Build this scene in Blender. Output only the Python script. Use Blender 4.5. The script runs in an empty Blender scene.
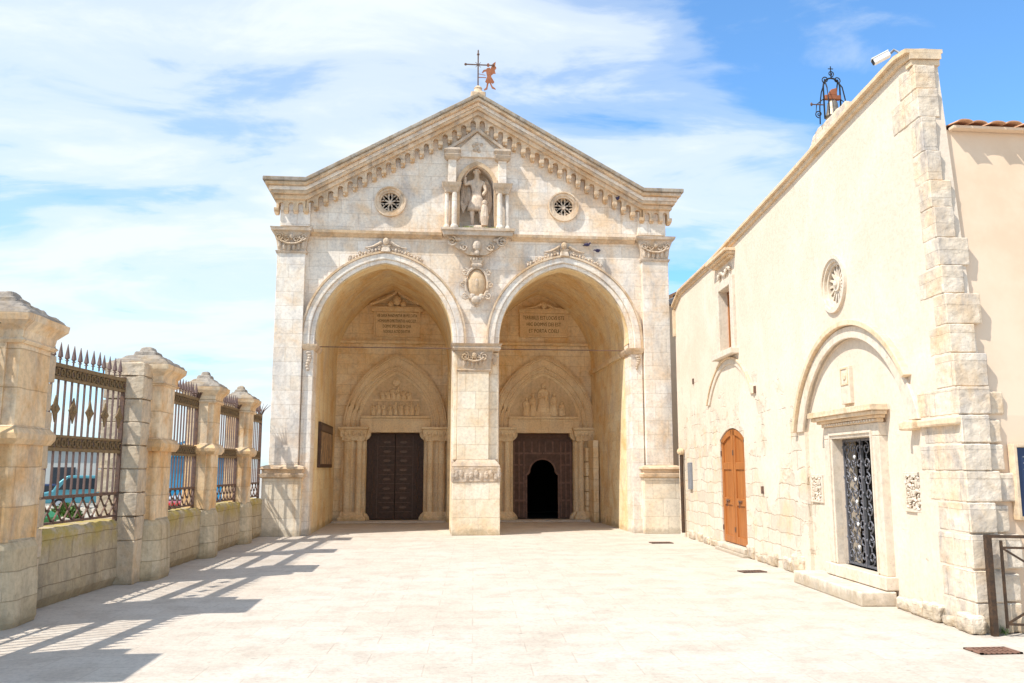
import bpy, bmesh, math, random
from mathutils import Vector, Matrix
PI = math.pi
R = math.radians
rnd = random.Random(7)
sc = bpy.context.scene
col = sc.collection

# ---------------------------------------------------------------- camera
cd = bpy.data.cameras.new('camera'); cam = bpy.data.objects.new('camera', cd); col.objects.link(cam)
cam.location = (0, 0, 1.65)
cam.rotation_euler = (R(90 + 8.368), 0, R(-5.52))
cd.sensor_width = 36; cd.lens = 860 / 1024 * 36; cd.clip_start = .05; cd.clip_end = 9000
sc.camera = cam

# ---------------------------------------------------------------- sun and sky
SUN = Vector((2.2, 1.08, -3.35)).normalized()            # direction the light travels
ELEV = math.asin(-SUN.z)
AZ = math.atan2(-SUN.x, -SUN.y)
ld = bpy.data.lights.new('sun', 'SUN'); ld.energy = 3.6; ld.angle = R(.5); ld.color = (1, .955, .89)
lo = bpy.data.objects.new('sun', ld); col.objects.link(lo)
lo.rotation_euler = SUN.to_track_quat('-Z', 'Y').to_euler(); lo.location = (-10, -4, 20)

w = bpy.data.worlds.new('World'); sc.world = w; w.use_nodes = True
nt = w.node_tree; nt.nodes.clear()
def N(nt, t, **k):
    n = nt.nodes.new(t)
    for a, b in k.items():
        if a.startswith('i_'): n.inputs[int(a[2:])].default_value = b
        else: setattr(n, a, b)
    return n
def math_n(nt, op, a, b=None, clamp=False):
    n = nt.nodes.new('ShaderNodeMath'); n.operation = op; n.use_clamp = clamp
    for i, v in enumerate((a, b)):
        if v is None: continue
        if isinstance(v, (int, float)): n.inputs[i].default_value = v
        else: nt.links.new(v, n.inputs[i])
    return n.outputs[0]
def ramp(nt, fac, stops, interp='LINEAR'):
    n = nt.nodes.new('ShaderNodeValToRGB'); n.color_ramp.interpolation = interp
    el = n.color_ramp.elements
    while len(el) < len(stops): el.new(.5)
    for e, (p, c) in zip(el, stops):
        e.position = p
        e.color = (c, c, c, 1) if isinstance(c, (int, float)) else (*c, 1)
    nt.links.new(fac, n.inputs[0]); return n.outputs[0]
def mixc(nt, fac, a, b, mode='MIX'):
    n = nt.nodes.new('ShaderNodeMix'); n.data_type = 'RGBA'; n.blend_type = mode
    for s, v in ((n.inputs[0], fac), (n.inputs[6], a), (n.inputs[7], b)):
        if isinstance(v, (int, float)): s.default_value = v
        elif isinstance(v, (tuple, list)): s.default_value = (*v, 1)
        else: nt.links.new(v, s)
    return n.outputs[2]
sky = N(nt, 'ShaderNodeTexSky'); sky.sky_type = 'NISHITA'; sky.sun_disc = False
sky.sun_elevation = ELEV; sky.sun_rotation = AZ; sky.air_density = 1.0; sky.dust_density = .6; sky.ozone_density = 1.6
tc = N(nt, 'ShaderNodeTexCoord'); sx = N(nt, 'ShaderNodeSeparateXYZ'); nt.links.new(tc.outputs['Generated'], sx.inputs[0])
den = math_n(nt, 'ADD', math_n(nt, 'MAXIMUM', sx.outputs[2], 0), .22)
cu = math_n(nt, 'DIVIDE', sx.outputs[0], den); cv = math_n(nt, 'DIVIDE', sx.outputs[1], den)
cb = N(nt, 'ShaderNodeCombineXYZ'); nt.links.new(cu, cb.inputs[0]); nt.links.new(cv, cb.inputs[1])
mp = N(nt, 'ShaderNodeMapping'); mp.inputs['Rotation'].default_value = (0, 0, R(35)); mp.inputs['Scale'].default_value = (.7, 1.4, 1); mp.inputs['Location'].default_value = (0.4, 3.4, 0)
nt.links.new(cb.outputs[0], mp.inputs[0])
n1 = N(nt, 'ShaderNodeTexNoise'); n1.inputs['Scale'].default_value = 1.1; n1.inputs['Detail'].default_value = 9; n1.inputs['Roughness'].default_value = .5; n1.inputs['Distortion'].default_value = .7
n2 = N(nt, 'ShaderNodeTexNoise'); n2.inputs['Scale'].default_value = 3.2; n2.inputs['Detail'].default_value = 8; n2.inputs['Roughness'].default_value = .6; n2.inputs['Distortion'].default_value = .5
nt.links.new(mp.outputs[0], n1.inputs[0]); nt.links.new(mp.outputs[0], n2.inputs[0])
cf = math_n(nt, 'ADD', math_n(nt, 'MULTIPLY', n1.outputs[0], .62), math_n(nt, 'MULTIPLY', n2.outputs[0], .38))
# more cloud to the west (left), clearer to the east (right)
cf = math_n(nt, 'SUBTRACT', cf, math_n(nt, 'MULTIPLY', sx.outputs[0], .05))
hz_ = math_n(nt, 'POWER', math_n(nt, 'SUBTRACT', 1, math_n(nt, 'ABSOLUTE', sx.outputs[2])), 6)
cf = math_n(nt, 'ADD', cf, math_n(nt, 'MULTIPLY', hz_, .10))
cmask = ramp(nt, cf, [(.41, .02), (.475, .33), (.54, .72), (.63, .97)], 'EASE')
b1 = N(nt, 'ShaderNodeBackground'); b1.inputs[1].default_value = .15
skyc = mixc(nt, 1, sky.outputs[0], (.60, .95, 1.18), 'MULTIPLY')
nt.links.new(skyc, b1.inputs[0])
b2 = N(nt, 'ShaderNodeBackground'); b2.inputs[0].default_value = (.89, .965, 1, 1); b2.inputs[1].default_value = .68
mx = N(nt, 'ShaderNodeMixShader'); nt.links.new(cmask, mx.inputs[0]); nt.links.new(b1.outputs[0], mx.inputs[1]); nt.links.new(b2.outputs[0], mx.inputs[2])
wo = N(nt, 'ShaderNodeOutputWorld'); nt.links.new(mx.outputs[0], wo.inputs[0])

sc.render.engine = 'CYCLES'
vs = sc.view_settings; vs.view_transform = 'Standard'; vs.look = 'None'; vs.exposure = .67; vs.gamma = 1
sc.render.resolution_x = 1024; sc.render.resolution_y = 683
sc.cycles.max_bounces = 8; sc.cycles.diffuse_bounces = 7

# ---------------------------------------------------------------- materials
def base_mat(name, rough=.9, metal=0):
    m = bpy.data.materials.new(name); m.use_nodes = True
    t = m.node_tree; b = t.nodes['Principled BSDF']; b.inputs['Roughness'].default_value = rough; b.inputs['Metallic'].default_value = metal
    b.inputs['Specular IOR Level'].default_value = .3
    return m, t, b
def wall_uv(t):
    """planar coordinates that follow the face's own orientation"""
    g = t.nodes.new('ShaderNodeNewGeometry'); p = N(t, 'ShaderNodeSeparateXYZ'); n = N(t, 'ShaderNodeSeparateXYZ')
    t.links.new(g.outputs['Position'], p.inputs[0]); t.links.new(g.outputs['True Normal'], n.inputs[0])
    ax = math_n(t, 'ABSOLUTE', n.outputs[0]); ay = math_n(t, 'ABSOLUTE', n.outputs[1]); az = math_n(t, 'ABSOLUTE', n.outputs[2])
    isx = math_n(t, 'GREATER_THAN', ax, ay); isz = math_n(t, 'GREATER_THAN', az, .75)
    u = t.nodes.new('ShaderNodeMix'); t.links.new(isx, u.inputs[0]); t.links.new(p.outputs[0], u.inputs[2]); t.links.new(p.outputs[1], u.inputs[3])
    v = t.nodes.new('ShaderNodeMix'); t.links.new(isz, v.inputs[0]); t.links.new(p.outputs[2], v.inputs[2]); t.links.new(p.outputs[1], v.inputs[3])
    c = N(t, 'ShaderNodeCombineXYZ'); t.links.new(u.outputs[0], c.inputs[0]); t.links.new(v.outputs[0], c.inputs[1])
    return c.outputs[0], g.outputs['Position'], p
def noise(t, vec, scale, detail=5, rough=.6, dist=0):
    n = t.nodes.new('ShaderNodeTexNoise'); n.inputs['Scale'].default_value = scale; n.inputs['Detail'].default_value = detail
    n.inputs['Roughness'].default_value = rough; n.inputs['Distortion'].default_value = dist
    t.links.new(vec, n.inputs[0]); return n.outputs[0]
def bump(t, b, h, strength=.4, dist=.02):
    n = t.nodes.new('ShaderNodeBump'); n.inputs['Strength'].default_value = strength; n.inputs['Distance'].default_value = dist
    t.links.new(h, n.inputs['Height']); t.links.new(n.outputs[0], b.inputs['Normal'])
def stone(name, c1, c2, stain, grey, bw=.7, bh=.32, mortar=.006, joint=.5, stain_amt=.5, grey_amt=.4, bmp=.5, moss=None, dirt_scale=1.1, grain=14, streak=.45):
    m, t, b = base_mat(name)
    uv, pos, sep = wall_uv(t)
    wob = N(t, 'ShaderNodeVectorMath', operation='ADD')
    nz = t.nodes.new('ShaderNodeTexNoise'); nz.inputs['Scale'].default_value = 2.2; nz.inputs['Detail'].default_value = 3; t.links.new(pos, nz.inputs[0])
    sc_ = N(t, 'ShaderNodeVectorMath', operation='SCALE'); sc_.inputs[3].default_value = .035; t.links.new(nz.outputs[1], sc_.inputs[0])
    t.links.new(uv, wob.inputs[0]); t.links.new(sc_.outputs[0], wob.inputs[1])
    br = t.nodes.new('ShaderNodeTexBrick'); br.inputs['Scale'].default_value = 1; br.inputs['Brick Width'].default_value = bw; br.inputs['Row Height'].default_value = bh
    br.inputs['Mortar Size'].default_value = mortar; br.inputs['Mortar Smooth'].default_value = .4; br.inputs['Bias'].default_value = 0
    br.inputs['Color1'].default_value = (0, 0, 0, 1); br.inputs['Color2'].default_value = (1, 1, 1, 1); br.inputs['Mortar'].default_value = (.5, .5, .5, 1)
    br.offset = .43; br.squash = 1.35; br.squash_frequency = 3
    t.links.new(wob.outputs[0], br.inputs[0])
    c = mixc(t, br.outputs[0], c1, c2)
    st = ramp(t, noise(t, pos, dirt_scale, 7, .62, .6), [(.46, 0), (.66, 1)])
    c = mixc(t, math_n(t, 'MULTIPLY', st, stain_amt), c, stain)
    mp_ = N(t, 'ShaderNodeMapping'); mp_.inputs['Scale'].default_value = (1, 1, .45); mp_.inputs['Location'].default_value = (7, 3, 1); t.links.new(pos, mp_.inputs[0])
    gr = ramp(t, noise(t, mp_.outputs[0], dirt_scale * 1.7, 8, .68, .4), [(.48, 0), (.68, 1)])
    c = mixc(t, math_n(t, 'MULTIPLY', gr, grey_amt), c, grey)
    ms_ = N(t, 'ShaderNodeMapping'); ms_.inputs['Scale'].default_value = (5, 5, .5); t.links.new(pos, ms_.inputs[0])
    sk = math_n(t, 'MULTIPLY', ramp(t, noise(t, ms_.outputs[0], 1.2, 6, .65), [(.52, 0), (.66, 1)]), ramp(t, noise(t, pos, .45, 3, .5), [(.42, 0), (.62, 1)]))
    c = mixc(t, math_n(t, 'MULTIPLY', sk, streak), c, (stain[0] * .8, stain[1] * .8, stain[2] * .8))
    fine = noise(t, pos, grain, 6, .7)
    c = mixc(t, 1, c, ramp(t, fine, [(.3, .78), (.55, 1), (.75, 1.08)]), 'MULTIPLY')
    pit = ramp(t, noise(t, pos, 31, 3, .6), [(.26, .55), (.36, 1)])
    c = mixc(t, .6, c, pit, 'MULTIPLY')
    c = mixc(t, math_n(t, 'MULTIPLY', br.outputs[1], joint), c, (c1[0] * .45, c1[1] * .38, c1[2] * .3))
    if moss:
        mm = math_n(t, 'MULTIPLY', ramp(t, noise(t, pos, 3.4, 6, .7), [(.40, 0), (.56, 1)]),
                    ramp(t, sep.outputs[2], [(moss[0], 0), (moss[1], 1)]) if moss[0] < 5 else 1.0)
        c = mixc(t, math_n(t, 'MULTIPLY', mm, .75), c, moss[2])
    fr_m = ramp(t, math_n(t, 'SUBTRACT', math_n(t, 'MULTIPLY', noise(t, pos, 3.1, 7, .7), .55), sep.outputs[2]), [(.10, 0), (.20, 1)])
    c = mixc(t, math_n(t, 'MULTIPLY', fr_m, .42), c, (.20, .15, .08))
    t.links.new(c, b.inputs['Base Color'])
    h = math_n(t, 'SUBTRACT', math_n(t, 'ADD', math_n(t, 'MULTIPLY', fine, .6), math_n(t, 'MULTIPLY', br.outputs[0], .12)), math_n(t, 'MULTIPLY', br.outputs[1], .8))
    bump(t, b, h, bmp, .02)
    return m
def plain(name, c, rough=.7, metal=0, var=.25, scale=6, c2=None, bmp=.15, second=.5):
    m, t, b = base_mat(name, rough, metal)
    g = t.nodes.new('ShaderNodeTexCoord'); v = g.outputs['Object']
    n = noise(t, v, scale, 6, .65)
    cc = mixc(t, 1, c, ramp(t, n, [(.3, 1 - var), (.7, 1 + var * .4)]), 'MULTIPLY')
    if c2: cc = mixc(t, math_n(t, 'MULTIPLY', ramp(t, noise(t, v, scale * .5, 6, .7), [(.45, 0), (.62, 1)]), second), cc, c2)
    t.links.new(cc, b.inputs['Base Color'])
    if bmp: bump(t, b, n, bmp, .01)
    return m

MAT = {}
MAT['facade'] = stone('facade limestone', (.79, .69, .56), (.88, .81, .71), (.74, .49, .26), (.46, .43, .41), bw=.78, bh=.36, joint=.4, stain_amt=.65, grey_amt=.65)
MAT['pillar'] = stone('warm stained pillar stone', (.80, .68, .50), (.86, .77, .62), (.74, .48, .23), (.56, .49, .41), bw=.6, bh=.45, joint=.45, stain_amt=.6, grey_amt=.35, bmp=.6)
MAT['tympanum'] = stone('tympanum ground with painted shade', (.72, .55, .34), (.76, .59, .38), (.58, .39, .19), (.42, .34, .25), bw=3, bh=3, joint=0)  # darker colour paints crevice shade behind the relief figures
MAT['carved'] = stone('carved limestone', (.56, .45, .34), (.66, .54, .42), (.52, .33, .15), (.26, .23, .205), bw=3, bh=3, joint=0, stain_amt=.6, grey_amt=.6, bmp=.7, grain=22, dirt_scale=2.6)
MAT['cornice'] = stone('weathered cornice stone', (.66, .48, .30), (.78, .62, .45), (.50, .29, .12), (.24, .20, .17), bw=1.1, bh=2, joint=.3, stain_amt=.6, grey_amt=.6, bmp=.6, dirt_scale=2.2)
MAT['greystone'] = stone('lichen grey cap stone', (.32, .27, .22), (.42, .37, .30), (.40, .25, .10), (.14, .125, .11), bw=1.1, bh=2, joint=.1, stain_amt=.5, grey_amt=.7, bmp=.8, dirt_scale=3)
MAT['porch'] = stone('ochre porch stone', (.86, .67, .40), (.92, .77, .53), (.76, .44, .13), (.62, .51, .38), bw=.75, bh=.33, joint=.55, stain_amt=.6, grey_amt=.5)
MAT['vault'] = stone('ochre vault plaster', (.90, .70, .39), (.93, .78, .50), (.74, .44, .15), (.64, .53, .42), bw=.55, bh=.27, joint=.22, mortar=.005, stain_amt=.65, grey_amt=.6, bmp=.25)
MAT['portal'] = stone('carved portal stone', (.83, .63, .38), (.88, .71, .46), (.74, .47, .20), (.56, .45, .33), bw=.9, bh=.45, joint=.1, stain_amt=.4, grey_amt=.35, bmp=.55, grain=20)
MAT['pier'] = stone('golden pier stone', (.74, .50, .26), (.84, .68, .47), (.64, .33, .10), (.36, .31, .26), bw=1.2, bh=.42, joint=.4, stain_amt=.7, grey_amt=.65, bmp=.7, dirt_scale=1.8)
MAT['rustic'] = stone('weathered jamb stone', (.58, .47, .33), (.68, .57, .43), (.60, .37, .16), (.32, .27, .23), bw=3, bh=3, joint=0, stain_amt=.4, grey_amt=.6, bmp=.9, dirt_scale=2.4)
MAT['lowwall'] = stone('mossy parapet stone', (.44, .35, .22), (.54, .44, .30), (.34, .24, .11), (.24, .20, .15), bw=.6, bh=.27, joint=.45, stain_amt=.4, grey_amt=.6, bmp=.9, moss=(.55, .85, (.42, .31, .05)))
MAT['pedestal'] = stone('worn pedestal stone', (.56, .45, .29), (.64, .54, .38), (.36, .25, .12), (.26, .23, .17), bw=1.6, bh=.3, joint=.35, stain_amt=.3, grey_amt=.5, bmp=.9, moss=None)
MAT['quoin'] = stone('pale quoin stone', (.68, .56, .42), (.76, .66, .53), (.68, .46, .25), (.36, .33, .31), bw=.9, bh=.31, joint=.0, stain_amt=.6, grey_amt=.75, bmp=.9, dirt_scale=2.4)
MAT['frame'] = stone('chapel dressed stone', (.70, .60, .48), (.74, .65, .54), (.60, .45, .27), (.48, .44, .39), bw=3, bh=3, joint=0, stain_amt=.3, grey_amt=.4, bmp=.4, dirt_scale=2.2)
MAT['oldtrim'] = stone('ochre chapel trim', (.74, .56, .37), (.76, .60, .42), (.60, .39, .18), (.42, .37, .30), bw=1.5, bh=2, joint=.1, stain_amt=.5, grey_amt=.4, bmp=.6, dirt_scale=3)
MAT['iron'] = plain('rusty iron', (.15, .095, .075), .7, .1, .4, 30, (.24, .12, .06))
MAT['ironband'] = plain('ochre painted iron band', (.27, .18, .085), .75, .0, .5, 25, (.13, .08, .05))
MAT['spike'] = plain('plum iron spike', (.21, .14, .12), .65, .1, .3, 20)
MAT['grille'] = plain('grey wrought iron', (.17, .17, .19), .5, .3, .3, 30)
MAT['bronze'] = plain('dark bronze', (.075, .043, .028), .5, .1, .5, 14, (.10, .05, .035), .3)
MAT['bronzerelief'] = plain('paler bronze', (.16, .105, .075), .5, .1, .4, 20)  # paler than the door leaf, for raised bars and header strip
MAT['doorwood'] = plain('plum brown wood', (.135, .078, .055), .65, 0, .4, 9)
MAT['doortrim'] = plain('brown wood with painted light', (.22, .125, .09), .6, 0, .4, 9)  # lighter colour paints the light on door mouldings so their relief shows
MAT['dark'] = plain('painted interior shade', (.008, .007, .006), 1, 0, .1, 3)  # near-black colour stands in for shade inside rooms and openings
MAT['grate'] = plain('rusty grate iron', (.26, .14, .095), .8, .1, .3, 20)
MAT['rust'] = plain('rusted orange metal', (.42, .16, .075), .75, .1, .4, 12, (.25, .07, .03))
MAT['white'] = plain('white painted metal', (.75, .75, .73), .4, 0, .1, 8)
MAT['grey'] = plain('grey plastic', (.22, .23, .25), .5, 0, .15, 8)
MAT['black'] = plain('black plastic', (.02, .02, .022), .5, 0, .15, 8)
MAT['letter'] = plain('incised lettering', (.20, .11, .045), .9, 0, .2, 30)
MAT['railing'] = plain('brown railing paint', (.075, .05, .035), .5, .4, .25, 25, (.15, .08, .04))
MAT['bell'] = plain('weathered bell bronze', (.30, .25, .19), .5, .6, .3, 15)
MAT['pigeon'] = plain('pigeon plumage', (.06, .05, .11), .8, 0, .3, 40)
MAT['statue'] = stone('statue marble', (.66, .53, .40), (.70, .57, .45), (.56, .37, .20), (.30, .25, .21), bw=3, bh=3, joint=0, stain_amt=.5, grey_amt=.7, bmp=.5, dirt_scale=6, grain=30)
MAT['niche'] = stone('niche stone', (.42, .30, .19), (.47, .35, .23), (.26, .17, .10), (.22, .18, .15), bw=.5, bh=.3, joint=.3, stain_amt=.5, grey_amt=.6, dirt_scale=3)
MAT['glass'] = plain('old window glass', (.30, .33, .28), .12, 0, .3, 4)
MAT['leaf'] = plain('planter leaf', (.09, .17, .03), .6, 0, .5, 9)
MAT['flower'] = plain('yellow green growth', (.25, .30, .04), .7, 0, .4, 12)
MAT['binplastic'] = plain('green bin plastic', (.01, .30, .12), .45, 0, .12, 5)
MAT['tarp'] = plain('blue tarpaulin', (.02, .26, .48), .55, 0, .25, 2)
MAT['rock'] = stone('planter rock', (.50, .46, .38), (.56, .52, .43), (.40, .33, .22), (.32, .30, .26), bw=.35, bh=.22, joint=.6, bmp=1)
MAT['tyre'] = plain('tyre rubber', (.02, .02, .02), .9)
MAT['carglass'] = plain('car glass', (.03, .04, .05), .08)
MAT['silver'] = plain('silver car paint', (.50, .52, .54), .3, .3, .05)
MAT['teal'] = plain('teal car paint', (.10, .30, .34), .3, .2, .05)
MAT['red'] = plain('red car paint', (.42, .03, .025), .3, .1, .05)
MAT['darkblue'] = plain('dark blue car paint', (.03, .05, .11), .3, .2, .05)
MAT['lampglass'] = plain('lamp glass', (.7, .7, .68), .15)
MAT['tile'] = plain('terracotta tile', (.66, .36, .20), .85, 0, .35, 9, (.36, .24, .16), .4)
MAT['farwall'] = plain('far pale render', (.50, .50, .46), .9, 0, .15, .5)
MAT['picture'] = None

# chapel wall: limewash plaster worn to rubble stone
def chapel_wall_mat():
    m, t, b = base_mat('worn chapel plaster over rubble')
    uv, pos, sep = wall_uv(t)
    nz = t.nodes.new('ShaderNodeTexNoise'); nz.inputs['Scale'].default_value = 1.6; nz.inputs['Detail'].default_value = 4; t.links.new(pos, nz.inputs[0])
    sc_ = N(t, 'ShaderNodeVectorMath', operation='SCALE'); sc_.inputs[3].default_value = .26; t.links.new(nz.outputs[1], sc_.inputs[0])
    wob = N(t, 'ShaderNodeVectorMath', operation='ADD'); t.links.new(uv, wob.inputs[0]); t.links.new(sc_.outputs[0], wob.inputs[1])
    br = t.nodes.new('ShaderNodeTexBrick'); br.inputs['Scale'].default_value = 1; br.inputs['Brick Width'].default_value = .46; br.inputs['Row Height'].default_value = .25
    br.inputs['Mortar Size'].default_value = .012; br.inputs['Mortar Smooth'].default_value = .6
    br.inputs['Color1'].default_value = (0, 0, 0, 1); br.inputs['Color2'].default_value = (1, 1, 1, 1); br.offset = .37; br.squash = 1.5
    t.links.new(wob.outputs[0], br.inputs[0])
    st = mixc(t, br.outputs[0], (.60, .515, .41), (.72, .64, .53))
    st = mixc(t, math_n(t, 'MULTIPLY', ramp(t, noise(t, pos, 1.7, 6, .7), [(.5, 0), (.62, 1)]), .6), st, (.72, .52, .30))
    st = mixc(t, math_n(t, 'MULTIPLY', ramp(t, noise(t, wob.outputs[0], 4.5, 6, .75), [(.54, 0), (.68, 1)]), .6), st, (.42, .38, .33))
    st = mixc(t, math_n(t, 'MULTIPLY', br.outputs[1], .32), st, (.50, .38, .24))
    pl = mixc(t, ramp(t, noise(t, pos, .8, 6, .6, .4), [(.4, 0), (.65, 1)]), (.70, .585, .46), (.76, .66, .54))
    # plaster survives above about 2.4 m and in the middle of the wall; rubble shows towards the far end and low down
    yy = ramp(t, math_n(t, 'MULTIPLY', math_n(t, 'SUBTRACT', sep.outputs[1], 8), 1 / 14), [(.0, .35), (.07, .75), (.30, .75), (.42, .34), (.75, .26), (1, .30)])
    zz = math_n(t, 'MULTIPLY', math_n(t, 'SUBTRACT', sep.outputs[2], 2.2), .14)
    k = math_n(t, 'ADD', math_n(t, 'ADD', yy, zz), math_n(t, 'MULTIPLY', math_n(t, 'SUBTRACT', noise(t, pos, 1.3, 7, .65, .5), .45), 1.9))
    pm = ramp(t, k, [(.30, 0), (.42, 1)])
    c = mixc(t, pm, st, pl)
    mk_ = N(t, 'ShaderNodeMapping'); mk_.inputs['Scale'].default_value = (4, 4, .4); t.links.new(pos, mk_.inputs[0])
    c = mixc(t, math_n(t, 'MULTIPLY', ramp(t, noise(t, mk_.outputs[0], 1.1, 6, .7), [(.54, 0), (.70, 1)]), .35), c, (.62, .50, .36))
    c = mixc(t, math_n(t, 'MULTIPLY', ramp(t, noise(t, pos, 1.4, 9, .78, 1.2), [(.487, 0), (.498, 1), (.502, 1), (.513, 0)]), .25), c, (.55, .43, .30))
    fine = noise(t, pos, 16, 6, .7)
    c = mixc(t, 1, c, ramp(t, fine, [(.3, .86), (.55, 1), (.75, 1.05)]), 'MULTIPLY')
    t.links.new(c, b.inputs['Base Color'])
    rub = math_n(t, 'SUBTRACT', math_n(t, 'MULTIPLY', br.outputs[0], .3), math_n(t, 'MULTIPLY', br.outputs[1], 1.4))
    h = math_n(t, 'ADD', math_n(t, 'MULTIPLY', rub, math_n(t, 'SUBTRACT', 1, pm)), math_n(t, 'ADD', math_n(t, 'MULTIPLY', fine, .45), math_n(t, 'MULTIPLY', pm, .6)))
    bump(t, b, h, .6, .025)
    return m
MAT['chapel'] = chapel_wall_mat()
MAT['peach'] = plain('peach render', (.74, .55, .38), .9, 0, .10, .9, (.76, .61, .46), .12, .6)

def paving_mat():
    m, t, b = base_mat('pale stone paving', .75)
    g = t.nodes.new('ShaderNodeNewGeometry'); pos = g.outputs['Position']
    mp_ = N(t, 'ShaderNodeMapping'); mp_.inputs['Rotation'].default_value = (0, 0, R(3)); t.links.new(pos, mp_.inputs[0])
    br = t.nodes.new('ShaderNodeTexBrick'); br.inputs['Scale'].default_value = 1; br.inputs['Brick Width'].default_value = .9; br.inputs['Row Height'].default_value = .45
    br.inputs['Mortar Size'].default_value = .008; br.inputs['Mortar Smooth'].default_value = .5
    br.inputs['Color1'].default_value = (0, 0, 0, 1); br.inputs['Color2'].default_value = (1, 1, 1, 1); br.offset = .45
    t.links.new(mp_.outputs[0], br.inputs[0])
    c = mixc(t, br.outputs[0], (.54, .462, .375), (.59, .52, .43))
    c = mixc(t, math_n(t, 'MULTIPLY', ramp(t, noise(t, pos, .55, 8, .65, .5), [(.42, 0), (.62, 1)]), .55), c, (.62, .555, .475))
    c = mixc(t, math_n(t, 'MULTIPLY', ramp(t, noise(t, pos, 2.3, 8, .72), [(.48, 0), (.62, 1)]), .6), c, (.43, .365, .295))
    fine = noise(t, pos, 22, 6, .75)
    c = mixc(t, 1, c, ramp(t, fine, [(.3, .74), (.5, 1), (.75, 1.1)]), 'MULTIPLY')
    c = mixc(t, .7, c, ramp(t, noise(t, pos, 9, 2, .5), [(.22, .5), (.29, 1)]), 'MULTIPLY')
    c = mixc(t, math_n(t, 'MULTIPLY', ramp(t, noise(t, pos, .9, 9, .75, 1.6), [(.485, 0), (.497, 1), (.503, 1), (.515, 0)]), .22), c, (.36, .30, .24))
    c = mixc(t, math_n(t, 'MULTIPLY', br.outputs[1], math_n(t, 'MULTIPLY', noise(t, pos, .8, 3, .5), .5)), c, (.36, .29, .22))
    t.links.new(c, b.inputs['Base Color'])
    bump(t, b, math_n(t, 'SUBTRACT', fine, math_n(t, 'MULTIPLY', br.outputs[1], .6)), .35, .012)
    return m
MAT['paving'] = paving_mat()
MAT['earth'] = plain('dusty forecourt', (.42, .39, .34), .95, 0, .2, .3)

def wood_mat():
    m, t, b = base_mat('varnished orange wood', .45)
    g = t.nodes.new('ShaderNodeNewGeometry')
    mp_ = N(t, 'ShaderNodeMapping'); mp_.inputs['Scale'].default_value = (14, 14, .9); t.links.new(g.outputs['Position'], mp_.inputs[0])
    n = noise(t, mp_.outputs[0], 1.6, 7, .65, .6)
    c = mixc(t, ramp(t, n, [(.3, 0), (.7, 1)]), (.27, .085, .02), (.50, .19, .05))
    t.links.new(c, b.inputs['Base Color']); bump(t, b, n, .15, .005)
    return m
MAT['orangewood'] = wood_mat()

# ---------------------------------------------------------------- mesh helpers
def origin(o):
    v = Vector((0, 0, 0))
    while o: v = v + o.location; o = o.parent
    return v
_tex = {}
def wear(o, strength, size, levels):
    if size not in _tex:
        _tex[size] = bpy.data.textures.new('wear %g' % size, 'CLOUDS'); _tex[size].noise_scale = size; _tex[size].noise_depth = 3
    sb = o.modifiers.new('cuts', 'SUBSURF'); sb.subdivision_type = 'SIMPLE'; sb.levels = levels; sb.render_levels = levels
    d = o.modifiers.new('wear', 'DISPLACE'); d.texture = _tex[size]; d.texture_coords = 'GLOBAL'; d.strength = strength; d.mid_level = .5
WEAR = {'quoin_stone': (.016, .10, 4), 'footing_stone': (.05, .1, 3), 'jamb': (.03, .16, 3), 'cap': (.03, .1, 3), 'pedestal': (.02, .2, 2),
        'parapet_wall': (.03, .15, 2), 'capital': (.025, .05, 1), 'pillar_capital': (.025, .05, 1), 'niche_bracket': (.02, .05, 1), 'cornice': (.015, .15, 2),
        'bell_cote': (.04, .12, 4), 'pillar_base_block': (.03, .08, 4), 'pillar_plinth': (.015, .2, 5), 'planter_wall': (.08, .3, 4), 'coping': (.015, .15, 3),
        'door_cornice': (.015, .06, 2), 'statue_body': (.0, 1, 0), 'impost': (.012, .06, 2), 'arch_cresting': (.02, .05, 1), 'relief_figures': (.035, .06, 1), 'niche_carving': (.02, .05, 1), 'cartouche_scrollwork': (.02, .05, 1), 'base_carving': (.03, .05, 1)}
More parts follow.
